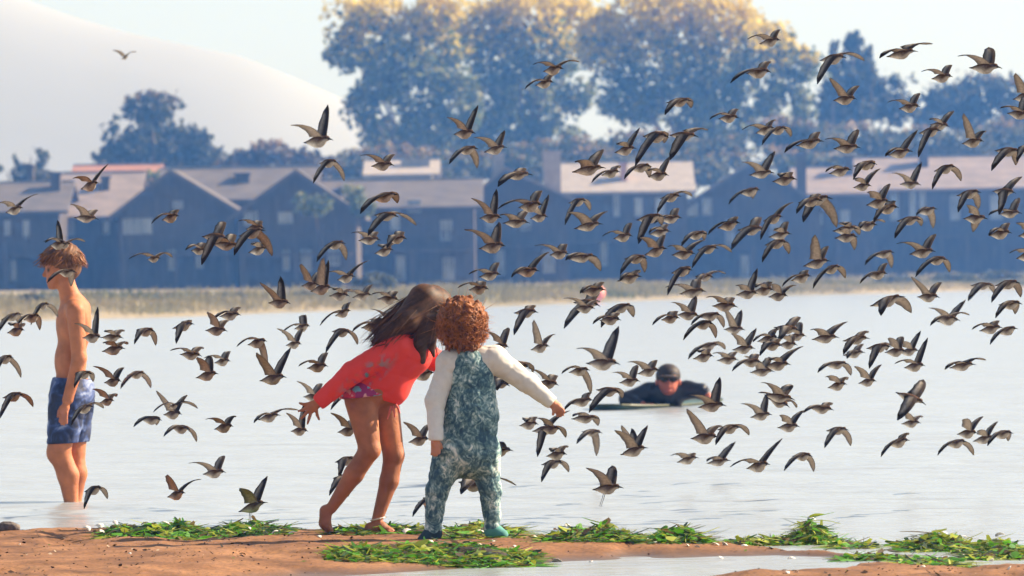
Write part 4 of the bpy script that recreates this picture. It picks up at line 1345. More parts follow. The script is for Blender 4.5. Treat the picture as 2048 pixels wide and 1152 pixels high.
# ================================================================== BIRDS
# each row: tail x,y  bill x,y  near wing tip x,y  far wing tip x,y (frame pixels)
BIRDS = """
12 425 48 416 0 407 75 388;163 378 199 366 150 358 214 328;148 435 199 439 143 409 191 421;325 440 360 432 306 448 350 427
117 492 143 488 90 484 168 484 F;100 491 135 489 95 486 113 440 F;295 519 322 517 260 518 342 515;115 545 155 545 97 566 139 573 F
2 640 47 628 0 664 38 652;72 615 100 609 64 650 113 635;48 640 82 632 36 654 76 661;15 666 51 660 32 650 42 654
166 676 205 675 153 647 194 614 F;203 675 248 676 215 664 244 664;205 703 252 697 212 686 252 690;273 665 311 662 272 688 309 692
346 657 390 648 355 687 374 655;412 661 456 662 418 624 452 644;440 633 483 630 428 640 476 619;361 709 405 712 343 701 403 699
430 726 462 722 410 716 455 706;393 756 438 747 397 714 414 712;209 766 244 762 190 732 244 737;255 751 293 747 243 777 300 777
200 806 230 801 190 777 229 795;150 750 187 748 152 775 183 765 F;150 822 190 813 145 850 205 818 F;328 830 365 828 315 781 372 791
338 815 358 810 309 824 394 818;283 840 325 840 270 853 310 852;345 857 382 859 330 872 391 885;430 859 468 852 414 838 468 836
407 949 453 944 379 926 445 913;517 840 562 830 510 845 597 821;497 690 535 682 476 693 533 745;521 762 574 754 515 705 581 695
573 691 604 688 556 657 604 658;590 658 621 652 565 666 602 632;666 663 703 666 652 706 714 690;616 737 657 732 599 732 652 707
672 632 702 621 641 651 697 609;724 656 768 650 706 663 756 643 B;765 645 800 652 742 618 790 620 B;608 794 645 795 595 762 641 768
680 795 715 793 663 819 702 780 B;677 865 717 860 663 825 705 845 B;583 863 617 862 575 825 607 808;819 885 860 878 808 843 858 850 B
828 757 870 745 838 742 862 738 B;672 925 712 918 680 955 708 935 B;668 957 706 960 660 990 695 995 B;838 1006 880 998 826 1032 852 1027 B
920 965 975 975 923 986 1033 972 B;975 905 1027 901 980 915 985 890 B;609 285 667 280 584 252 655 209;640 327 676 325 627 367 688 362
744 332 789 331 722 312 786 310;742 398 798 390 721 428 794 406;750 430 798 434 736 472 833 451;718 481 762 480 703 467 752 467
776 478 814 478 775 497 800 470;751 507 788 500 770 495 785 490;650 492 692 487 634 524 691 520;605 572 640 570 604 528 640 545
623 583 665 575 649 516 656 521;676 560 711 553 652 547 739 521;660 592 700 592 672 580 703 585;706 595 745 590 692 586 744 570
757 598 799 600 745 589 790 588;910 268 951 267 895 236 956 210;970 304 1014 295 949 276 1009 260;913 302 957 298 899 329 954 336
1006 351 1066 350 996 374 1044 342;1145 344 1212 336 1150 326 1207 298;1205 350 1240 344 1183 366 1240 336;961 436 1004 436 943 397 993 378
1007 446 1060 446 998 432 1056 420;1040 415 1085 410 995 419 1081 383;1063 437 1096 434 1058 412 1098 389;961 497 1012 492 929 460 998 444
1140 406 1173 402 1130 450 1181 421;1150 457 1206 448 1135 425 1217 423;1230 477 1265 472 1204 473 1262 446;1102 510 1138 508 1069 492 1129 491
1035 546 1079 542 1023 555 1099 504;1136 518 1195 513 1131 521 1202 542;960 554 1002 549 938 549 995 526;940 580 978 578 916 576 962 570
1030 626 1077 625 1028 670 1066 618;985 693 1018 694 975 663 1016 656 B;1064 700 1099 692 1068 640 1111 670;1150 605 1200 612 1128 657 1195 588
1152 618 1190 617 1127 597 1200 605;1165 585 1212 580 1160 587 1205 570;1216 620 1268 612 1202 655 1268 635;1202 641 1242 640 1185 648 1235 633
1175 727 1240 728 1153 697 1238 653;1140 745 1180 740 1123 747 1182 788;1241 766 1280 762 1225 745 1274 731;1277 748 1320 740 1255 724 1312 723
1018 726 1060 736 1030 757 1066 746 B;1080 765 1117 770 1055 737 1110 756;985 762 1020 772 995 780 1005 760 B;1145 808 1187 800 1128 820 1180 790
1195 780 1242 786 1178 825 1245 798;1144 838 1199 837 1145 832 1197 853;1041 852 1077 848 1055 842 1070 840;1067 863 1112 858 1075 913 1140 822
1085 860 1122 858 1072 836 1132 877;1165 864 1205 866 1153 887 1193 912;1243 910 1296 895 1229 860 1296 852;1250 905 1287 898 1243 850 1264 858
1095 913 1134 908 1106 902 1135 897;1085 930 1127 925 1083 963 1138 946;1187 980 1247 975 1172 935 1225 933 L;1089 142 1127 138 1066 131 1160 123
1073 170 1107 165 1050 179 1104 152;1335 205 1385 203 1329 231 1384 215;1440 237 1477 236 1418 240 1475 220;1232 305 1272 297 1235 290 1280 255
1290 272 1337 275 1270 333 1330 285;1340 270 1397 274 1340 320 1418 260;1299 353 1337 351 1296 343 1341 312;1262 338 1303 333 1248 359 1300 355
1323 397 1362 393 1314 427 1386 393;1275 440 1327 433 1277 488 1325 450;1322 440 1364 436 1308 448 1355 418;1300 468 1342 463 1297 467 1335 452
1292 510 1334 497 1280 475 1330 470;1373 472 1414 468 1362 493 1410 480;1438 456 1480 446 1415 470 1474 440;1478 460 1530 460 1462 500 1519 436
1483 387 1520 380 1457 409 1507 397;1346 510 1391 508 1334 494 1414 480;1398 500 1436 497 1384 536 1465 505;1251 518 1294 517 1240 549 1290 545
1237 562 1284 553 1240 562 1280 546;1346 546 1384 540 1335 590 1376 550;1393 553 1427 555 1385 578 1453 548;1362 588 1412 583 1330 575 1395 560
1356 630 1399 632 1342 605 1393 592;1325 640 1359 636 1304 650 1350 630;1403 635 1442 630 1381 650 1449 656;1388 650 1427 648 1366 680 1433 677
1427 612 1475 614 1411 595 1465 600;1450 659 1490 660 1450 617 1484 620;1467 700 1510 697 1462 667 1514 657;1398 695 1438 690 1376 718 1452 700
1389 718 1427 712 1400 704 1417 704;1436 721 1477 720 1424 707 1474 707;1502 745 1549 743 1488 712 1540 715;1485 725 1522 725 1463 742 1515 714
1533 733 1581 729 1540 720 1608 693;1526 691 1564 692 1518 711 1558 686;1518 683 1557 675 1504 684 1557 661;1550 655 1600 662 1556 683 1601 635
1576 675 1612 672 1580 662 1600 645;1561 690 1594 690 1570 672 1588 672;1503 835 1544 829 1481 807 1536 786;1530 790 1590 800 1521 765 1585 771
1540 797 1578 814 1515 785 1595 817;1385 878 1437 874 1373 817 1445 857;1438 860 1482 855 1430 889 1500 872;1399 815 1452 811 1370 792 1441 755
1356 925 1397 915 1340 911 1388 917;1415 927 1462 921 1412 922 1472 884;1497 938 1539 928 1459 933 1566 878;1588 913 1624 912 1567 941 1629 945
1558 856 1599 853 1559 829 1610 822;1623 817 1667 820 1605 825 1664 812;1522 87 1561 81 1494 80 1560 59;1496 146 1541 145 1460 167 1541 125
1643 120 1692 116 1634 169 1731 121;1670 200 1713 199 1658 157 1721 171;1514 266 1549 256 1483 261 1552 241;1540 263 1574 258 1523 291 1584 273
1595 291 1647 283 1568 306 1639 266;1670 297 1721 296 1648 280 1718 258;1500 350 1549 346 1483 325 1551 302;1548 363 1593 359 1560 355 1581 350
1661 347 1703 340 1649 345 1690 350;1711 332 1753 329 1705 359 1746 338;1710 375 1742 372 1706 360 1763 337;1736 410 1779 403 1733 385 1782 367
1605 403 1664 397 1605 445 1674 455;1600 405 1645 402 1591 428 1640 394;1756 421 1796 415 1745 446 1788 409;1530 442 1565 434 1520 480 1589 405
1540 474 1583 468 1550 460 1575 443;1533 490 1575 485 1523 525 1580 508;1673 476 1715 474 1680 460 1711 500;1668 462 1716 458 1690 450 1722 470
1718 456 1754 450 1715 461 1773 445;1609 532 1661 522 1629 470 1658 492;1647 543 1681 534 1625 577 1693 557;1750 511 1788 505 1729 530 1785 536
1740 553 1774 547 1718 567 1776 528;1475 590 1517 587 1470 572 1516 537;1511 583 1547 580 1510 575 1540 569;1540 594 1575 592 1545 568 1595 572
1586 561 1622 552 1563 573 1614 547;1626 679 1678 675 1618 660 1697 644;1688 682 1739 677 1685 709 1738 667;1652 731 1697 728 1634 745 1704 752
1688 711 1730 705 1692 717 1728 690;1736 697 1782 694 1737 737 1776 702;1773 705 1812 703 1776 675 1805 674;1800 706 1838 701 1803 683 1843 662
1812 736 1849 731 1787 727 1857 676;1720 767 1752 762 1707 732 1765 730;1659 776 1693 768 1650 753 1697 761;1793 785 1852 810 1793 840 1850 760 G
1806 848 1841 846 1802 823 1847 836;1901 736 1951 729 1887 739 1975 721;1779 891 1818 880 1760 913 1819 872;1896 891 1932 883 1873 910 1950 912
1918 869 1954 866 1931 836 1969 834;1949 883 1988 875 1955 860 1998 844;1987 871 2025 866 1972 891 2020 884;1655 862 1697 860 1648 895 1703 893
1775 113 1835 103 1757 118 1867 87;1942 135 2003 137 1913 114 1981 93;1867 157 1904 154 1840 145 1904 130;1802 217 1839 214 1773 206 1841 186
2018 226 2062 232 1996 218 2055 190;2030 198 2070 190 2028 148 2065 150;1863 249 1898 254 1856 241 1910 221;1842 266 1881 262 1836 315 1882 256
1778 310 1824 303 1768 314 1837 260;1928 287 1966 283 1925 228 1974 264;1993 301 2041 305 1981 342 2035 330;2035 300 2075 295 2030 325 2070 270
1802 368 1841 370 1782 347 1845 324;1872 342 1911 334 1863 379 1925 362;1917 391 1961 385 1914 425 1960 418;1988 382 2031 387 1996 430 2047 353
2000 428 2043 427 1975 431 2041 395;1930 437 1974 438 1931 411 1949 464;1982 471 2022 466 1974 472 2020 449;2041 472 2080 466 2029 447 2078 450
2037 517 2075 508 2015 507 2070 495;1838 426 1874 418 1830 432 1868 457;1797 442 1842 440 1788 477 1846 452;1823 508 1870 503 1791 488 1874 468
1856 521 1893 520 1830 554 1902 545;1838 594 1878 595 1821 554 1885 565;1742 612 1810 593 1759 631 1826 626;1944 571 1987 572 1935 602 1990 586
1994 571 2039 566 1981 605 2045 595;2001 610 2043 608 1988 636 2034 629;1876 643 1920 641 1856 616 1933 600;1876 639 1914 638 1858 651 1942 631
1962 662 2004 655 1941 659 1998 647;1996 666 2034 657 1978 689 2025 671;336 995 372 985 338 948 401 960;478 1024 536 1004 482 975 534 953 L
170 984 206 976 171 1017 212 1000;-8 722 29 715 -5 750 40 756;6 796 50 790 3 836 63 815;405 473 457 478 404 530 444 443
425 488 482 494 420 478 462 470;383 501 414 502 374 501 405 491;479 472 532 461 469 511 544 512;493 458 530 457 479 443 515 448
498 505 536 497 510 489 530 484;538 606 582 607 521 565 560 553;243 118 257 112 226 101 272 103 S
"""
FEATHER = attr_mat('feathers', 0.85, 0.06, 0.0, 0.30, 90)


def bird_geometry(tail, bill, N, F, pxm, legs=False):
    c = ((tail[0] + bill[0]) / 2, (tail[1] + bill[1]) / 2)
    loc = lambda p: Vector(((p[0] - c[0]) / pxm, 0, (c[1] - p[1]) / pxm))
    t, h = loc(tail), loc(bill)
    b = (h - t).length
    rt = t.lerp(h, 0.60)
    w = max((loc(N) - rt).length, (loc(F) - rt).length)
    s = min(max(w / 0.172, b / 0.18, 0.80), 1.7)
    Lb = min(0.19 * s, b / 0.58)
    a = h - t; a.y = -math.sqrt(max(Lb * Lb - b * b, 0))
    t = -a / 2
    a.normalize()
    u = Vector((0, 0, 1)); u = (u - a * u.dot(a)).normalized()
    sd = a.cross(u)                      # towards the camera side
    if sd.y > 0:
        sd = -sd
    k = Lb / 0.19 * 1.10
    V, Fc, Cc = [], [], []
    st = [(0.0, .011, .0025, 0), (0.08, .0145, .005, 0), (0.17, .013, .0115, 0), (0.28, .0185, .019, -.001), (0.40, .0235, .025, -.002), (0.52, .0245, .0265, -.002), (0.62, .0215, .0225, .001),
          (0.69, .0150, .0155, .005), (0.74, .0128, .0130, .008), (0.79, .0125, .0125, .009), (0.835, .0092, .0095, .008), (0.855, .0042, .0045, .006), (0.93, .0024, .0026, .003), (1.0, .0010, .0011, -.002)]
    brown = np.array((0.085, 0.046, 0.026)); white = np.array((0.74, 0.65, 0.54)); dark = np.array((0.02, 0.018, 0.016))
    S = 10
    for i, (f, hw, hh, dz) in enumerate(st):
        p = t + a * (Lb * f) + u * (dz * k)
        for q in range(S):
            th = 2 * math.pi * q / S
            V.append(p + sd * (math.cos(th) * hw * k) + u * (math.sin(th) * hh * k))
            up = math.sin(th)
            if f > 0.85:
                col = dark
            elif f < 0.1:
                col = dark * 1.3 if up > -0.3 else brown
            else:
                m = min(max((up + (0.25 if f > 0.6 else 0.05)) * 2.2 + 0.5, 0), 1)
                low = white if f < 0.52 else white * 0.45 + brown * 0.6
                col = low * (1 - m) + brown * m
                if abs(f - 0.79) < 0.01 and abs(up) < 0.35:
                    col = dark
            Cc.append(col)
    for i in range(len(st) - 1):
        for q in range(S):
            r = (q + 1) % S
            Fc.append((i * S + q, i * S + r, (i + 1) * S + r, (i + 1) * S + q))
    Fc.append(tuple(range(S))); Fc.append(tuple((len(st) - 1) * S + q for q in reversed(range(S))))
    rootc = t + a * (Lb * 0.585) + u * (0.012 * k)
    chord = [0.080, 0.073, 0.068, 0.062, 0.051, 0.036, 0.006]
    frac = [0, 0.16, 0.34, 0.52, 0.70, 0.86, 1.0]
    for near, tip in ((True, N), (False, F)):
        side = sd if near else -sd
        r0 = rootc + side * (0.010 * k)
        T = loc(tip)
        v2 = T - Vector((r0.x, 0, r0.z)); v2.y = 0
        Lw = 0.176 * s
        dep = math.sqrt(max(Lw * Lw - v2.length_squared, (0.12 * Lw) ** 2))
        tipv = r0 + Vector((v2.x, -dep if near else dep, v2.z))
        v = tipv - r0
        q = a * 0.55 + u * 0.85; q = q - v * (q.dot(v) / v.length_squared)
        lift = 0.36 if v.z < 0 else (0.30 if abs(v.z) < 0.6 * Lw else 0.13)
        ctrl = r0 + v * 0.46 + q * (lift * Lw)
        base = len(V)
        rows = []
        for i, f in enumerate(frac):
            p = r0 * ((1 - f) ** 2) + ctrl * (2 * f * (1 - f)) + tipv * (f * f)
            tg = ((ctrl - r0) * (2 * (1 - f)) + (tipv - ctrl) * (2 * f)).normalized()
            ch = a - tg * a.dot(tg)
            ch = ch.normalized() if ch.length > 0.05 else u.copy()
            m = tg.cross(ch) if near else ch.cross(tg)
            m.normalize()
            cl = chord[i] * s; th = (0.0045 if i < 3 else 0.0022) * s * (1 if i < 6 else 0.3)
            jag = 1.0 + (0.10 if i in (3, 5) else 0)
            for j, (g, cam) in enumerate(((0.28, 0.0), (0.02, 0.006), (-0.34, 0.006), (-0.72 * jag, -0.002))):
                e = p + ch * (cl * g) + m * (cam * s * (1 - f * 0.7))
                for lay in (1, -1):
                    V.append(e + m * (lay * th * (0.5 if j in (1, 2) else 0.12)))
                    if lay == 1:
                        col = np.array((0.020, 0.0145, 0.012)) * (1.5 - 0.7 * f)
                        if j == 1:
                            col = col * 1.5
                        if j == 2 and 0.1 < f < 0.86:
                            col = np.array((0.30, 0.265, 0.23))
                    else:
                        col = np.array((0.52, 0.40, 0.29)) * (1 - 0.3 * f)
                        if j == 3 or f > 0.9:
                            col = np.array((0.16, 0.13, 0.11))
                        if j == 0:
                            col = np.array((0.20, 0.16, 0.13))
                    Cc.append(col)
        n = len(frac)
        ix = lambda i, j, l: base + (i * 4 + j) * 2 + l
        for i in range(n - 1):
            for j in range(3):
                Fc.append((ix(i, j, 0), ix(i + 1, j, 0), ix(i + 1, j + 1, 0), ix(i, j + 1, 0)))
                Fc.append((ix(i, j, 1), ix(i, j + 1, 1), ix(i + 1, j + 1, 1), ix(i + 1, j, 1)))
            Fc.append((ix(i, 0, 0), ix(i, 0, 1), ix(i + 1, 0, 1), ix(i + 1, 0, 0)))
            Fc.append((ix(i, 3, 0), ix(i + 1, 3, 0), ix(i + 1, 3, 1), ix(i, 3, 1)))
        Fc.append(tuple(ix(n - 1, j, 0) for j in range(4)) + tuple(ix(n - 1, j, 1) for j in (3, 2, 1, 0)))
    if legs:
        for sgn in (-1, 1):
            p0 = t + a * (Lb * 0.36) - u * (0.018 * k) + sd * (0.007 * sgn * k)
            p1 = p0 - u * (0.03 * k) - a * (0.012 * k); p2 = p1 - u * (0.032 * k) - a * (0.016 * k); p3 = p2 + a * 0.014 * k - u * 0.004 * k
            bs = len(V)
            for p, rr in ((p0, .0022), (p1, .0016), (p2, .0014), (p3, .0012)):
                for q in range(4):
                    V.append(p + a * (math.cos(q * 1.571) * rr * k) + sd * (math.sin(q * 1.571) * rr * k)); Cc.append(dark)
            for i in range(3):
                for q in range(4):
                    Fc.append((bs + i * 4 + q, bs + i * 4 + (q + 1) % 4, bs + i * 4 + 4 + (q + 1) % 4, bs + i * 4 + 4 + q))
    return c, V, Fc, Cc


rows = [r for r in BIRDS.replace('\n', ';').split(';') if r.strip()]
flock = []
bm_ = bmesh.new()
for r in rows:
    tok = r.split()
    flag = tok[8] if len(tok) > 8 else ''
    n_ = [float(x) for x in tok[:8]]
    tail, bill, Nn, Ff = (n_[0], n_[1]), (n_[2], n_[3]), (n_[4], n_[5]), (n_[6], n_[7])
    size = max(math.dist(Nn, bill), math.dist(Ff, tail), math.dist(tail, bill) * 1.5)
    Y = 31.6 + 1.8 * random.uniform(-1, 1) - (size - 85) * 0.02
    Y = min(max(Y, 30.2), 34.0)
    if random.random() < 0.22:
        Y = random.uniform(34.5, 38.5)
    if 120 < tail[0] < 230 and 480 < tail[1] < 860:
        Y = min(Y, 33.8)
    if 'F' in flag:
        Y = 33.6
    if 'B' in flag:
        Y = random.uniform(30.6, 31.4)
    if 'S' in flag:
        Y = 62.0
    if tail[1] > 990:
        Y = min(Y, 30.9)
    c, V, Fc, Cc = bird_geometry(tail, bill, Nn, Ff, FPX / Y, 'L' in flag)
    base = P(c[0], c[1], Y)
    o = link_mesh('shorebird', V, Fc, FEATHER, None, True, Cc)
    bm_.clear(); bm_.from_mesh(o.data); bmesh.ops.recalc_face_normals(bm_, faces=bm_.faces); bm_.to_mesh(o.data)
    o.matrix_world = Matrix(((R_.x, 0, U0.x, base.x), (R_.y, 1, U0.y, base.y), (R_.z, 0, U0.z, base.z), (0, 0, 0, 1)))
    cy = c[1]
    up_n = cy - Nn[1] > 12; up_f = cy - Ff[1] > 12; dn_n = Nn[1] - cy > 10; dn_f = Ff[1] - cy > 10
    if up_n and up_f: pose = 'wings-raised'
    elif dn_n and dn_f: pose = 'wings-lowered'
    elif (dn_n and up_f) or (up_n and dn_f): pose = 'banking'
    elif up_n or up_f: pose = 'one-wing-up'
    elif dn_n or dn_f: pose = 'one-wing-down'
    else: pose = 'level-winged'
    x, y = c
    # where it flies, told by things one can find in the picture
    if y < 130: row = 'high against the pale sky' if (x > 1720 or x < 500) else 'high before the tall trees'
    elif y < 230: row = 'before the tree crowns'
    elif y < 315: row = 'just above the rooftops'
    elif y < 400: row = 'before the roofs'
    elif y < 480: row = 'before the upper house walls'
    elif y < 555: row = 'before the lower house walls'
    elif y < 625: row = 'before the far bank'
    elif y < 690: row = 'over the far water'
    elif y < 770: row = 'over the middle water'
    elif y < 860: row = 'over the nearer water'
    else: row = 'low over the near water'
    if x < 230: colw = 'by the wading boy'
    elif x < 420: colw = 'just right of the boy'
    elif x < 600: colw = 'between boy and girl'
    elif x < 790: colw = "at the girl's side"
    elif x < 1000: colw = 'above or behind the toddler'
    elif x < 1160: colw = "by the toddler's outstretched arm"
    elif x < 1300: colw = "left of the paddler's head"
    elif x < 1440: colw = "in the paddler's column"
    elif x < 1560: colw = 'just right of the paddler'
    elif x < 1700: colw = 'further right of the paddler'
    elif x < 1850: colw = 'towards the right'
    else: colw = 'at the far right'
    flock.append((o, pose, row, colw, x, y))
bm_.free()
cells = {}
for e in flock:
    cells.setdefault((e[1], e[2], e[3]), []).append(e)
for (pose, row, colw), lst in cells.items():
    lst.sort(key=lambda e: e[4])
    for i, e in enumerate(lst):
        if len(lst) == 1:
            lab = '%s shorebird %s %s' % (pose, row, colw)
        else:
            wd = 'leftmost' if i == 0 else ('rightmost' if i == len(lst) - 1 else ordw[i] + ' from left')
            lab = '%s shorebird %s %s, %s' % (pose, row, colw, wd)
        tag(e[0], lab, 'bird', 'flock of shorebirds taking flight')

# ================================================================== SEAWEED, SHELLS, PEBBLES
WEED = attr_mat('sea_lettuce', 0.35, 0.5, 0.35)


_gx = np.arange(-5, 5.01, 0.04); _gy = np.arange(20, 33, 0.04)
_GX, _GY = np.meshgrid(_gx, _gy); _GZ = sand_z(_GX, _GY)


def sz_cache(x, y):
    i = int(np.clip((x + 5) / 0.04, 0, len(_gx) - 1)); j = int(np.clip((y - 20) / 0.04, 0, len(_gy) - 1))
    return _GZ[j, i]


def weed_clump(label, px0, px1, py_top, py_bot, dens, height_px, yellow=0.25):
    dens *= 1.8
    """a heap of ribbon blades lying on the sand between those frame columns"""
    pc = ground_at((px0 + px1) / 2, py_bot)
    root = Vector((pc.x, pc.y, max(0.0, float(sz_cache(pc.x, pc.y)))))
    n = int((px1 - px0) * dens)
    V, Fq, Cc = [], [], []
    pA = ground_at(px0, py_bot); pB = ground_at(px1, py_bot)
    pT = ground_at((px0 + px1) / 2, py_top)
    halfw = (pB.x - pA.x) / 2; halfd = max((pT.y - pc.y) / 2, 0.10)
    cy = pc.y + halfd
    hm_ = height_px * pc.y / FPX
    for i in range(n):
        a = random.uniform(-1, 1); b = random.uniform(-1, 1)
        lump = 0.35 + 0.65 * (0.5 + 0.5 * math.sin(a * 7 + px0) * math.cos(a * 3.1 + px0 * 0.3))
        e = max(0.0, 1 - abs(a) ** 2.4) * max(0.0, 1 - abs(b) ** 2.2)
        x = pc.x + a * halfw; y = cy + b * halfd
        g0 = max(0.0, float(sz_cache(x, y)))
        z = g0 + hm_ * lump * e * random.random() ** 0.6
        L = random.uniform(0.025, 0.075); w = random.uniform(0.006, 0.018)
        th = random.uniform(0, 6.283); el = random.uniform(-0.35, 0.45)
        d = Vector((math.cos(th) * math.cos(el), math.sin(th) * math.cos(el), math.sin(el)))
        if random.random() < 0.55:
            L = random.uniform(0.06, 0.14); w = random.uniform(0.0018, 0.004); d.z *= 0.4; d.normalize()
        sde = d.cross(Vector((0, 0, 1))).normalized() * w
        sde = sde * math.cos(0.6) + Vector((0, 0, w * random.uniform(-0.8, 0.8)))
        r_ = random.random()
        if r_ < yellow: col = np.array((0.30, 0.34, 0.04))
        elif r_ < yellow + 0.2: col = np.array((0.025, 0.055, 0.012))
        elif r_ < yellow + 0.34: col = np.array((0.13, 0.085, 0.035))
        else: col = np.array((0.10, 0.30, 0.020))
        col = col * random.uniform(0.6, 1.4)
        bs = len(V); p = Vector((x, y, z))
        bend = random.uniform(-0.9, 0.2)
        for q in range(4):
            f = q / 3.0
            pt = p + d * (L * f) + Vector((0, 0, bend * L * f * f * 0.8))
            pt.z = max(pt.z, g0 + 0.002)
            ww = sde * (1 - 0.55 * abs(f - 0.35) * 1.6)
            V.append(pt - ww - root); V.append(pt + ww - root); Cc += [col, col]
        for q in range(3):
            Fq.append((bs + q * 2, bs + q * 2 + 1, bs + q * 2 + 3, bs + q * 2 + 2))
    o = link_mesh('seaweed_clump', V, Fq, WEED, None, True, Cc)
    o.location = root
    return tag(o, label, 'seaweed', 'heaps of seaweed along the shore')


weed_clump("big bright green seaweed heap spread before the toddler's feet", 655, 1075, 1098, 1130, 6.0, 34, 0.28)
weed_clump('long green seaweed heap left of the girl, nearest the boy', 205, 400, 1062, 1074, 5.0, 34, 0.22)
weed_clump("green seaweed heap just behind the girl's raised foot, towards the boy", 395, 560, 1060, 1073, 4.5, 26, 0.25)
weed_clump("thin seaweed strip between the girl's feet and the water", 655, 830, 1060, 1070, 4.0, 18, 0.25)
weed_clump("olive seaweed heap behind the toddler's right foot", 892, 1035, 1058, 1078, 4.5, 26, 0.40)
weed_clump('rounded seaweed heap just right of the toddler', 1086, 1270, 1072, 1084, 5.0, 34, 0.30)
weed_clump('small domed seaweed heap below the paddler', 1294, 1412, 1074, 1086, 5.0, 34, 0.30)
weed_clump('low yellowish seaweed heap right of the domed one', 1470, 1590, 1084, 1092, 4.0, 20, 0.45)
weed_clump('tall pointed seaweed heap with many shells at the spit end', 1582, 1670, 1078, 1090, 6.5, 52, 0.35)
weed_clump('small flat seaweed wisp right of the tall pointed heap', 1676, 1742, 1090, 1098, 3.5, 12, 0.35)
weed_clump('ragged seaweed heap near the right edge, inner one', 1815, 1960, 1088, 1104, 5.0, 36, 0.40)
weed_clump('broad ragged seaweed heap at the right edge', 1940, 2075, 1100, 1120, 5.0, 36, 0.42)
weed_clump('dark wet seaweed streak in the shallow channel', 1690, 1790, 1112, 1122, 2.5, 8, 0.2)
weed_clump('lowest seaweed streak in the right corner', 1830, 1960, 1116, 1132, 3.0, 10, 0.3)

# shells: one ribbed fan shape, copied
SHELLM = noise_mat('bleached_shell', [(0.3, (0.62, 0.56, 0.48)), (0.7, (0.85, 0.82, 0.76))], 60, 0.5)


def shell_mesh():
    V, Fq = [], []
    nr, nt_ = 5, 12
    for i in range(nr):
        r_ = i / (nr - 1)
        for j in range(nt_):
            th = math.pi * (j / (nt_ - 1)) * 1.1 - 0.15
            rib = 1 + 0.05 * (1 if j % 2 else -1) * r_
            V.append((math.cos(th) * r_ * rib, math.sin(th) * r_ * rib - 0.3, 0.42 * (1 - r_ ** 2.2) * (0.6 + 0.4 * math.sin(th)) + 0.04))
    n0 = len(V)
    V += [(x, y, max(z - 0.08, 0)) for x, y, z in V]
    for i in range(nr - 1):
        for j in range(nt_ - 1):
            Fq.append((i * nt_ + j, i * nt_ + j + 1, (i + 1) * nt_ + j + 1, (i + 1) * nt_ + j))
            Fq.append((n0 + i * nt_ + j, n0 + (i + 1) * nt_ + j, n0 + (i + 1) * nt_ + j + 1, n0 + i * nt_ + j + 1))
    e = (nr - 1) * nt_
    for j in range(nt_ - 1):
        Fq.append((e + j, e + j + 1, n0 + e + j + 1, n0 + e + j))
    me = bpy.data.meshes.new('shell'); me.from_pydata(V, [], Fq); me.materials.append(SHELLM)
    me.polygons.foreach_set('use_smooth', np.ones(len(me.polygons), bool)); me.update()
    return me


SHELL = shell_mesh()
spots = [(175, 1057, 9), (200, 1052, 11), (232, 1046, 10), (290, 1047, 8), (332, 1047, 10), (205, 1064, 8), (322, 1068, 9), (260, 1108, 5), (490, 1066, 6), (550, 1064, 7), (585, 1066, 9), (500, 1057, 6), (128, 1078, 5), (420, 1083, 5),
         (640, 1074, 8), (795, 1090, 8), (813, 1062, 11), (862, 1084, 7), (712, 1106, 6), (780, 1120, 5), (920, 1076, 8), (940, 1087, 8), (960, 1091, 7), (985, 1083, 7), (1020, 1100, 8), (962, 1063, 8), (896, 1100, 5), (850, 1115, 6), (930, 1052, 7), (1030, 1093, 6),
         (1114, 1123, 12), (1182, 1124, 6), (1135, 1052, 8), (1112, 1060, 7), (1185, 1064, 8), (1225, 1072, 9), (1195, 1076, 8), (1155, 1084, 8), (1278, 1080, 8), (1292, 1082, 9), (1310, 1086, 6), (1342, 1084, 7), (1332, 1077, 6), (1375, 1092, 7), (1395, 1094, 6),
         (1432, 1090, 10), (1450, 1090, 10), (1442, 1117, 9), (1488, 1092, 7), (1582, 1117, 8), (1625, 1038, 8), (1630, 1064, 10), (1644, 1062, 11), (1637, 1076, 8), (1622, 1060, 7), (1655, 1070, 6), (1700, 1120, 5), (1745, 1118, 9), (1575, 1146, 9), (1592, 1145, 6), (1800, 1115, 7),
         (1886, 1066, 8), (1873, 1092, 9), (1905, 1094, 9), (1926, 1074, 8), (1935, 1108, 11), (1928, 1112, 8), (1998, 1070, 10), (1992, 1096, 11), (2018, 1138, 9), (1982, 1122, 8), (2030, 1090, 7), (1845, 1134, 6), (1050, 1110, 5), (1070, 1075, 6), (40, 1090, 5)]
near_names = [(200, 'left of the long seaweed heap'), (400, 'on the seaweed heap nearest the boy'), (600, "left of the girl's raised foot"), (850, "by the girl's feet"), (1080, 'on the heap before the toddler'),
              (1280, 'on the rounded heap right of the toddler'), (1470, 'on wet sand below the paddler'), (1690, 'around the tall pointed heap'), (1830, 'in the shallow channel'), (2100, 'among the ragged heaps at the right')]
byreg = {}
for (px, py, sz) in spots:
    reg = next(nm for lim, nm in near_names if px < lim)
    byreg.setdefault(reg, []).append((px, py, sz))
for reg, lst in byreg.items():
    lst.sort()
    for i, (px, py, sz) in enumerate(lst):
        p = ground_at(px, max(py, 1072))
        y_ = p.y; z_ = CAM_H - (CAM_H - p.z)
        q = P(px, py, p.y)
        o = bpy.data.objects.new('shell', SHELL); COL.objects.link(o)
        w = sz * 1.6 * p.y / FPX / 1.6
        o.location = (q.x, q.y - 0.02, max(q.z, p.z) + 0.002); o.scale = (w, w, w * 0.9)
        o.rotation_euler = (random.uniform(0.2, 1.0), random.uniform(-0.4, 0.4), random.uniform(0, 6.28))
        wd = 'leftmost' if i == 0 else ('rightmost' if i == len(lst) - 1 else ordw[i] + ' from left')
        tag(o, 'white shell %s, %s' % (reg, wd), 'shell', 'white shells on the shore')

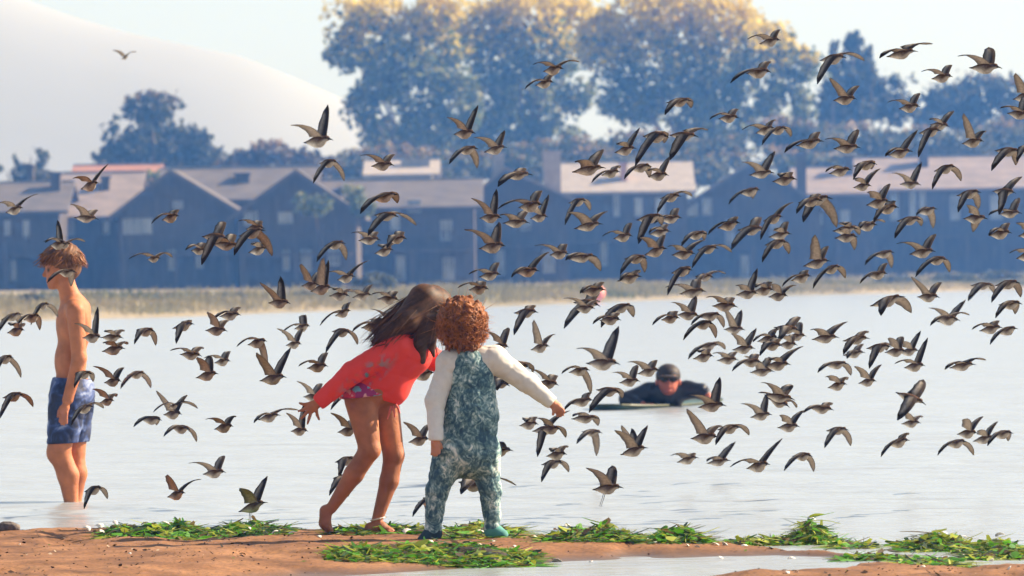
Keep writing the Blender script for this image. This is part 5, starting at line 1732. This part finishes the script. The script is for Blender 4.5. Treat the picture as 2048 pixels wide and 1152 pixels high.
# dark clod of mud under the big heap and half-sunk rock at the left
for (px, py, rx, rz, lab, nm, colr, cat) in ((945, 1122, 0.15, 0.045, 'dark brown mud clod showing in the front of the big seaweed heap', 'mud_clod', (0.035, 0.025, 0.02), 'mud'),
                                             (16, 1060, 0.055, 0.03, 'half-sunk grey rock at the left edge of the water', 'rock', (0.12, 0.10, 0.09), 'rock')):
    p = ground_at(px, py)
    bm = bmesh.new(); bmesh.ops.create_icosphere(bm, subdivisions=4, radius=1.0)
    for v in bm.verts:
        k = 1 + 0.35 * float(vnoise(np.array([v.co.x * 2 + px]), np.array([v.co.y * 2 + v.co.z * 3]), 1.0, 3, 81)[0])
        v.co = Vector((v.co.x * rx * k, v.co.y * rx * 0.7 * k, v.co.z * rz * k))
    me = bpy.data.meshes.new(nm); bm.to_mesh(me); bm.free()
    me.polygons.foreach_set('use_smooth', np.ones(len(me.polygons), bool))
    me.materials.append(noise_mat(nm + '_surface', [(0.3, tuple(0.5 * c for c in colr)), (0.7, tuple(1.5 * c for c in colr))], 30, 0.85, bmp=0.6, bdist=0.01))
    o = bpy.data.objects.new(nm, me); COL.objects.link(o); o.location = (p.x, p.y, max(p.z, 0) + rz * 0.35)
    tag(o, lab, cat)

# scattered crumbs of weed, grit and broken shell on the sand (uncountable)
n = 3600
cx = rng.uniform(-2.6, 2.8, n); cyy = rng.uniform(24.5, 31.0, n)
cz = sand_z(cx, cyy); keep = cz > 0.004
cx, cyy, cz = cx[keep], cyy[keep], cz[keep]; n = len(cx)
sz = rng.gamma(1.6, 0.0016, n)[:, None] + 0.0015
th = rng.uniform(0, 6.28, n)
A = np.stack([np.cos(th), np.sin(th), rng.uniform(-0.2, 0.6, n)], 1) * sz * 1.5
B = np.stack([-np.sin(th), np.cos(th), rng.uniform(0.1, 0.9, n)], 1) * sz
pal = np.array([(0.05, 0.03, 0.02), (0.10, 0.06, 0.035), (0.03, 0.025, 0.02), (0.45, 0.36, 0.27), (0.10, 0.13, 0.03)])
o = cards('shore_litter', np.stack([cx, cyy, cz + sz[:, 0] * 0.4], 1), A, B, pal[rng.choice(5, n, p=[.34, .3, .2, .08, .08])], attr_mat('litter', 0.9, 0.1))
tag(o, 'dark crumbs of weed and grit scattered over the sand', kind='stuff')

# ================================================================== HAZE (air over the whole place)
hz = MB(); hz.box(-520, 520, -15, 715, -2.5, 62)
haze = hz.build('haze')
hm = bpy.data.materials.new('haze_air'); hm.use_nodes = True
hn = hm.node_tree; hn.nodes.clear()
ho = hn.nodes.new('ShaderNodeOutputMaterial'); hv = hn.nodes.new('ShaderNodeVolumePrincipled')
hv.inputs['Color'].default_value = (0.12, 0.36, 1.0, 1)
hv.inputs['Absorption Color'].default_value = (1, 1, 1, 1)
hv.inputs['Density'].default_value = 0.0006
hv.inputs['Anisotropy'].default_value = 0.25
hn.links.new(hv.outputs['Volume'], ho.inputs['Volume'])
haze.data.materials.append(hm)
tag(haze, 'thin blue summer haze over the bay', kind='stuff')
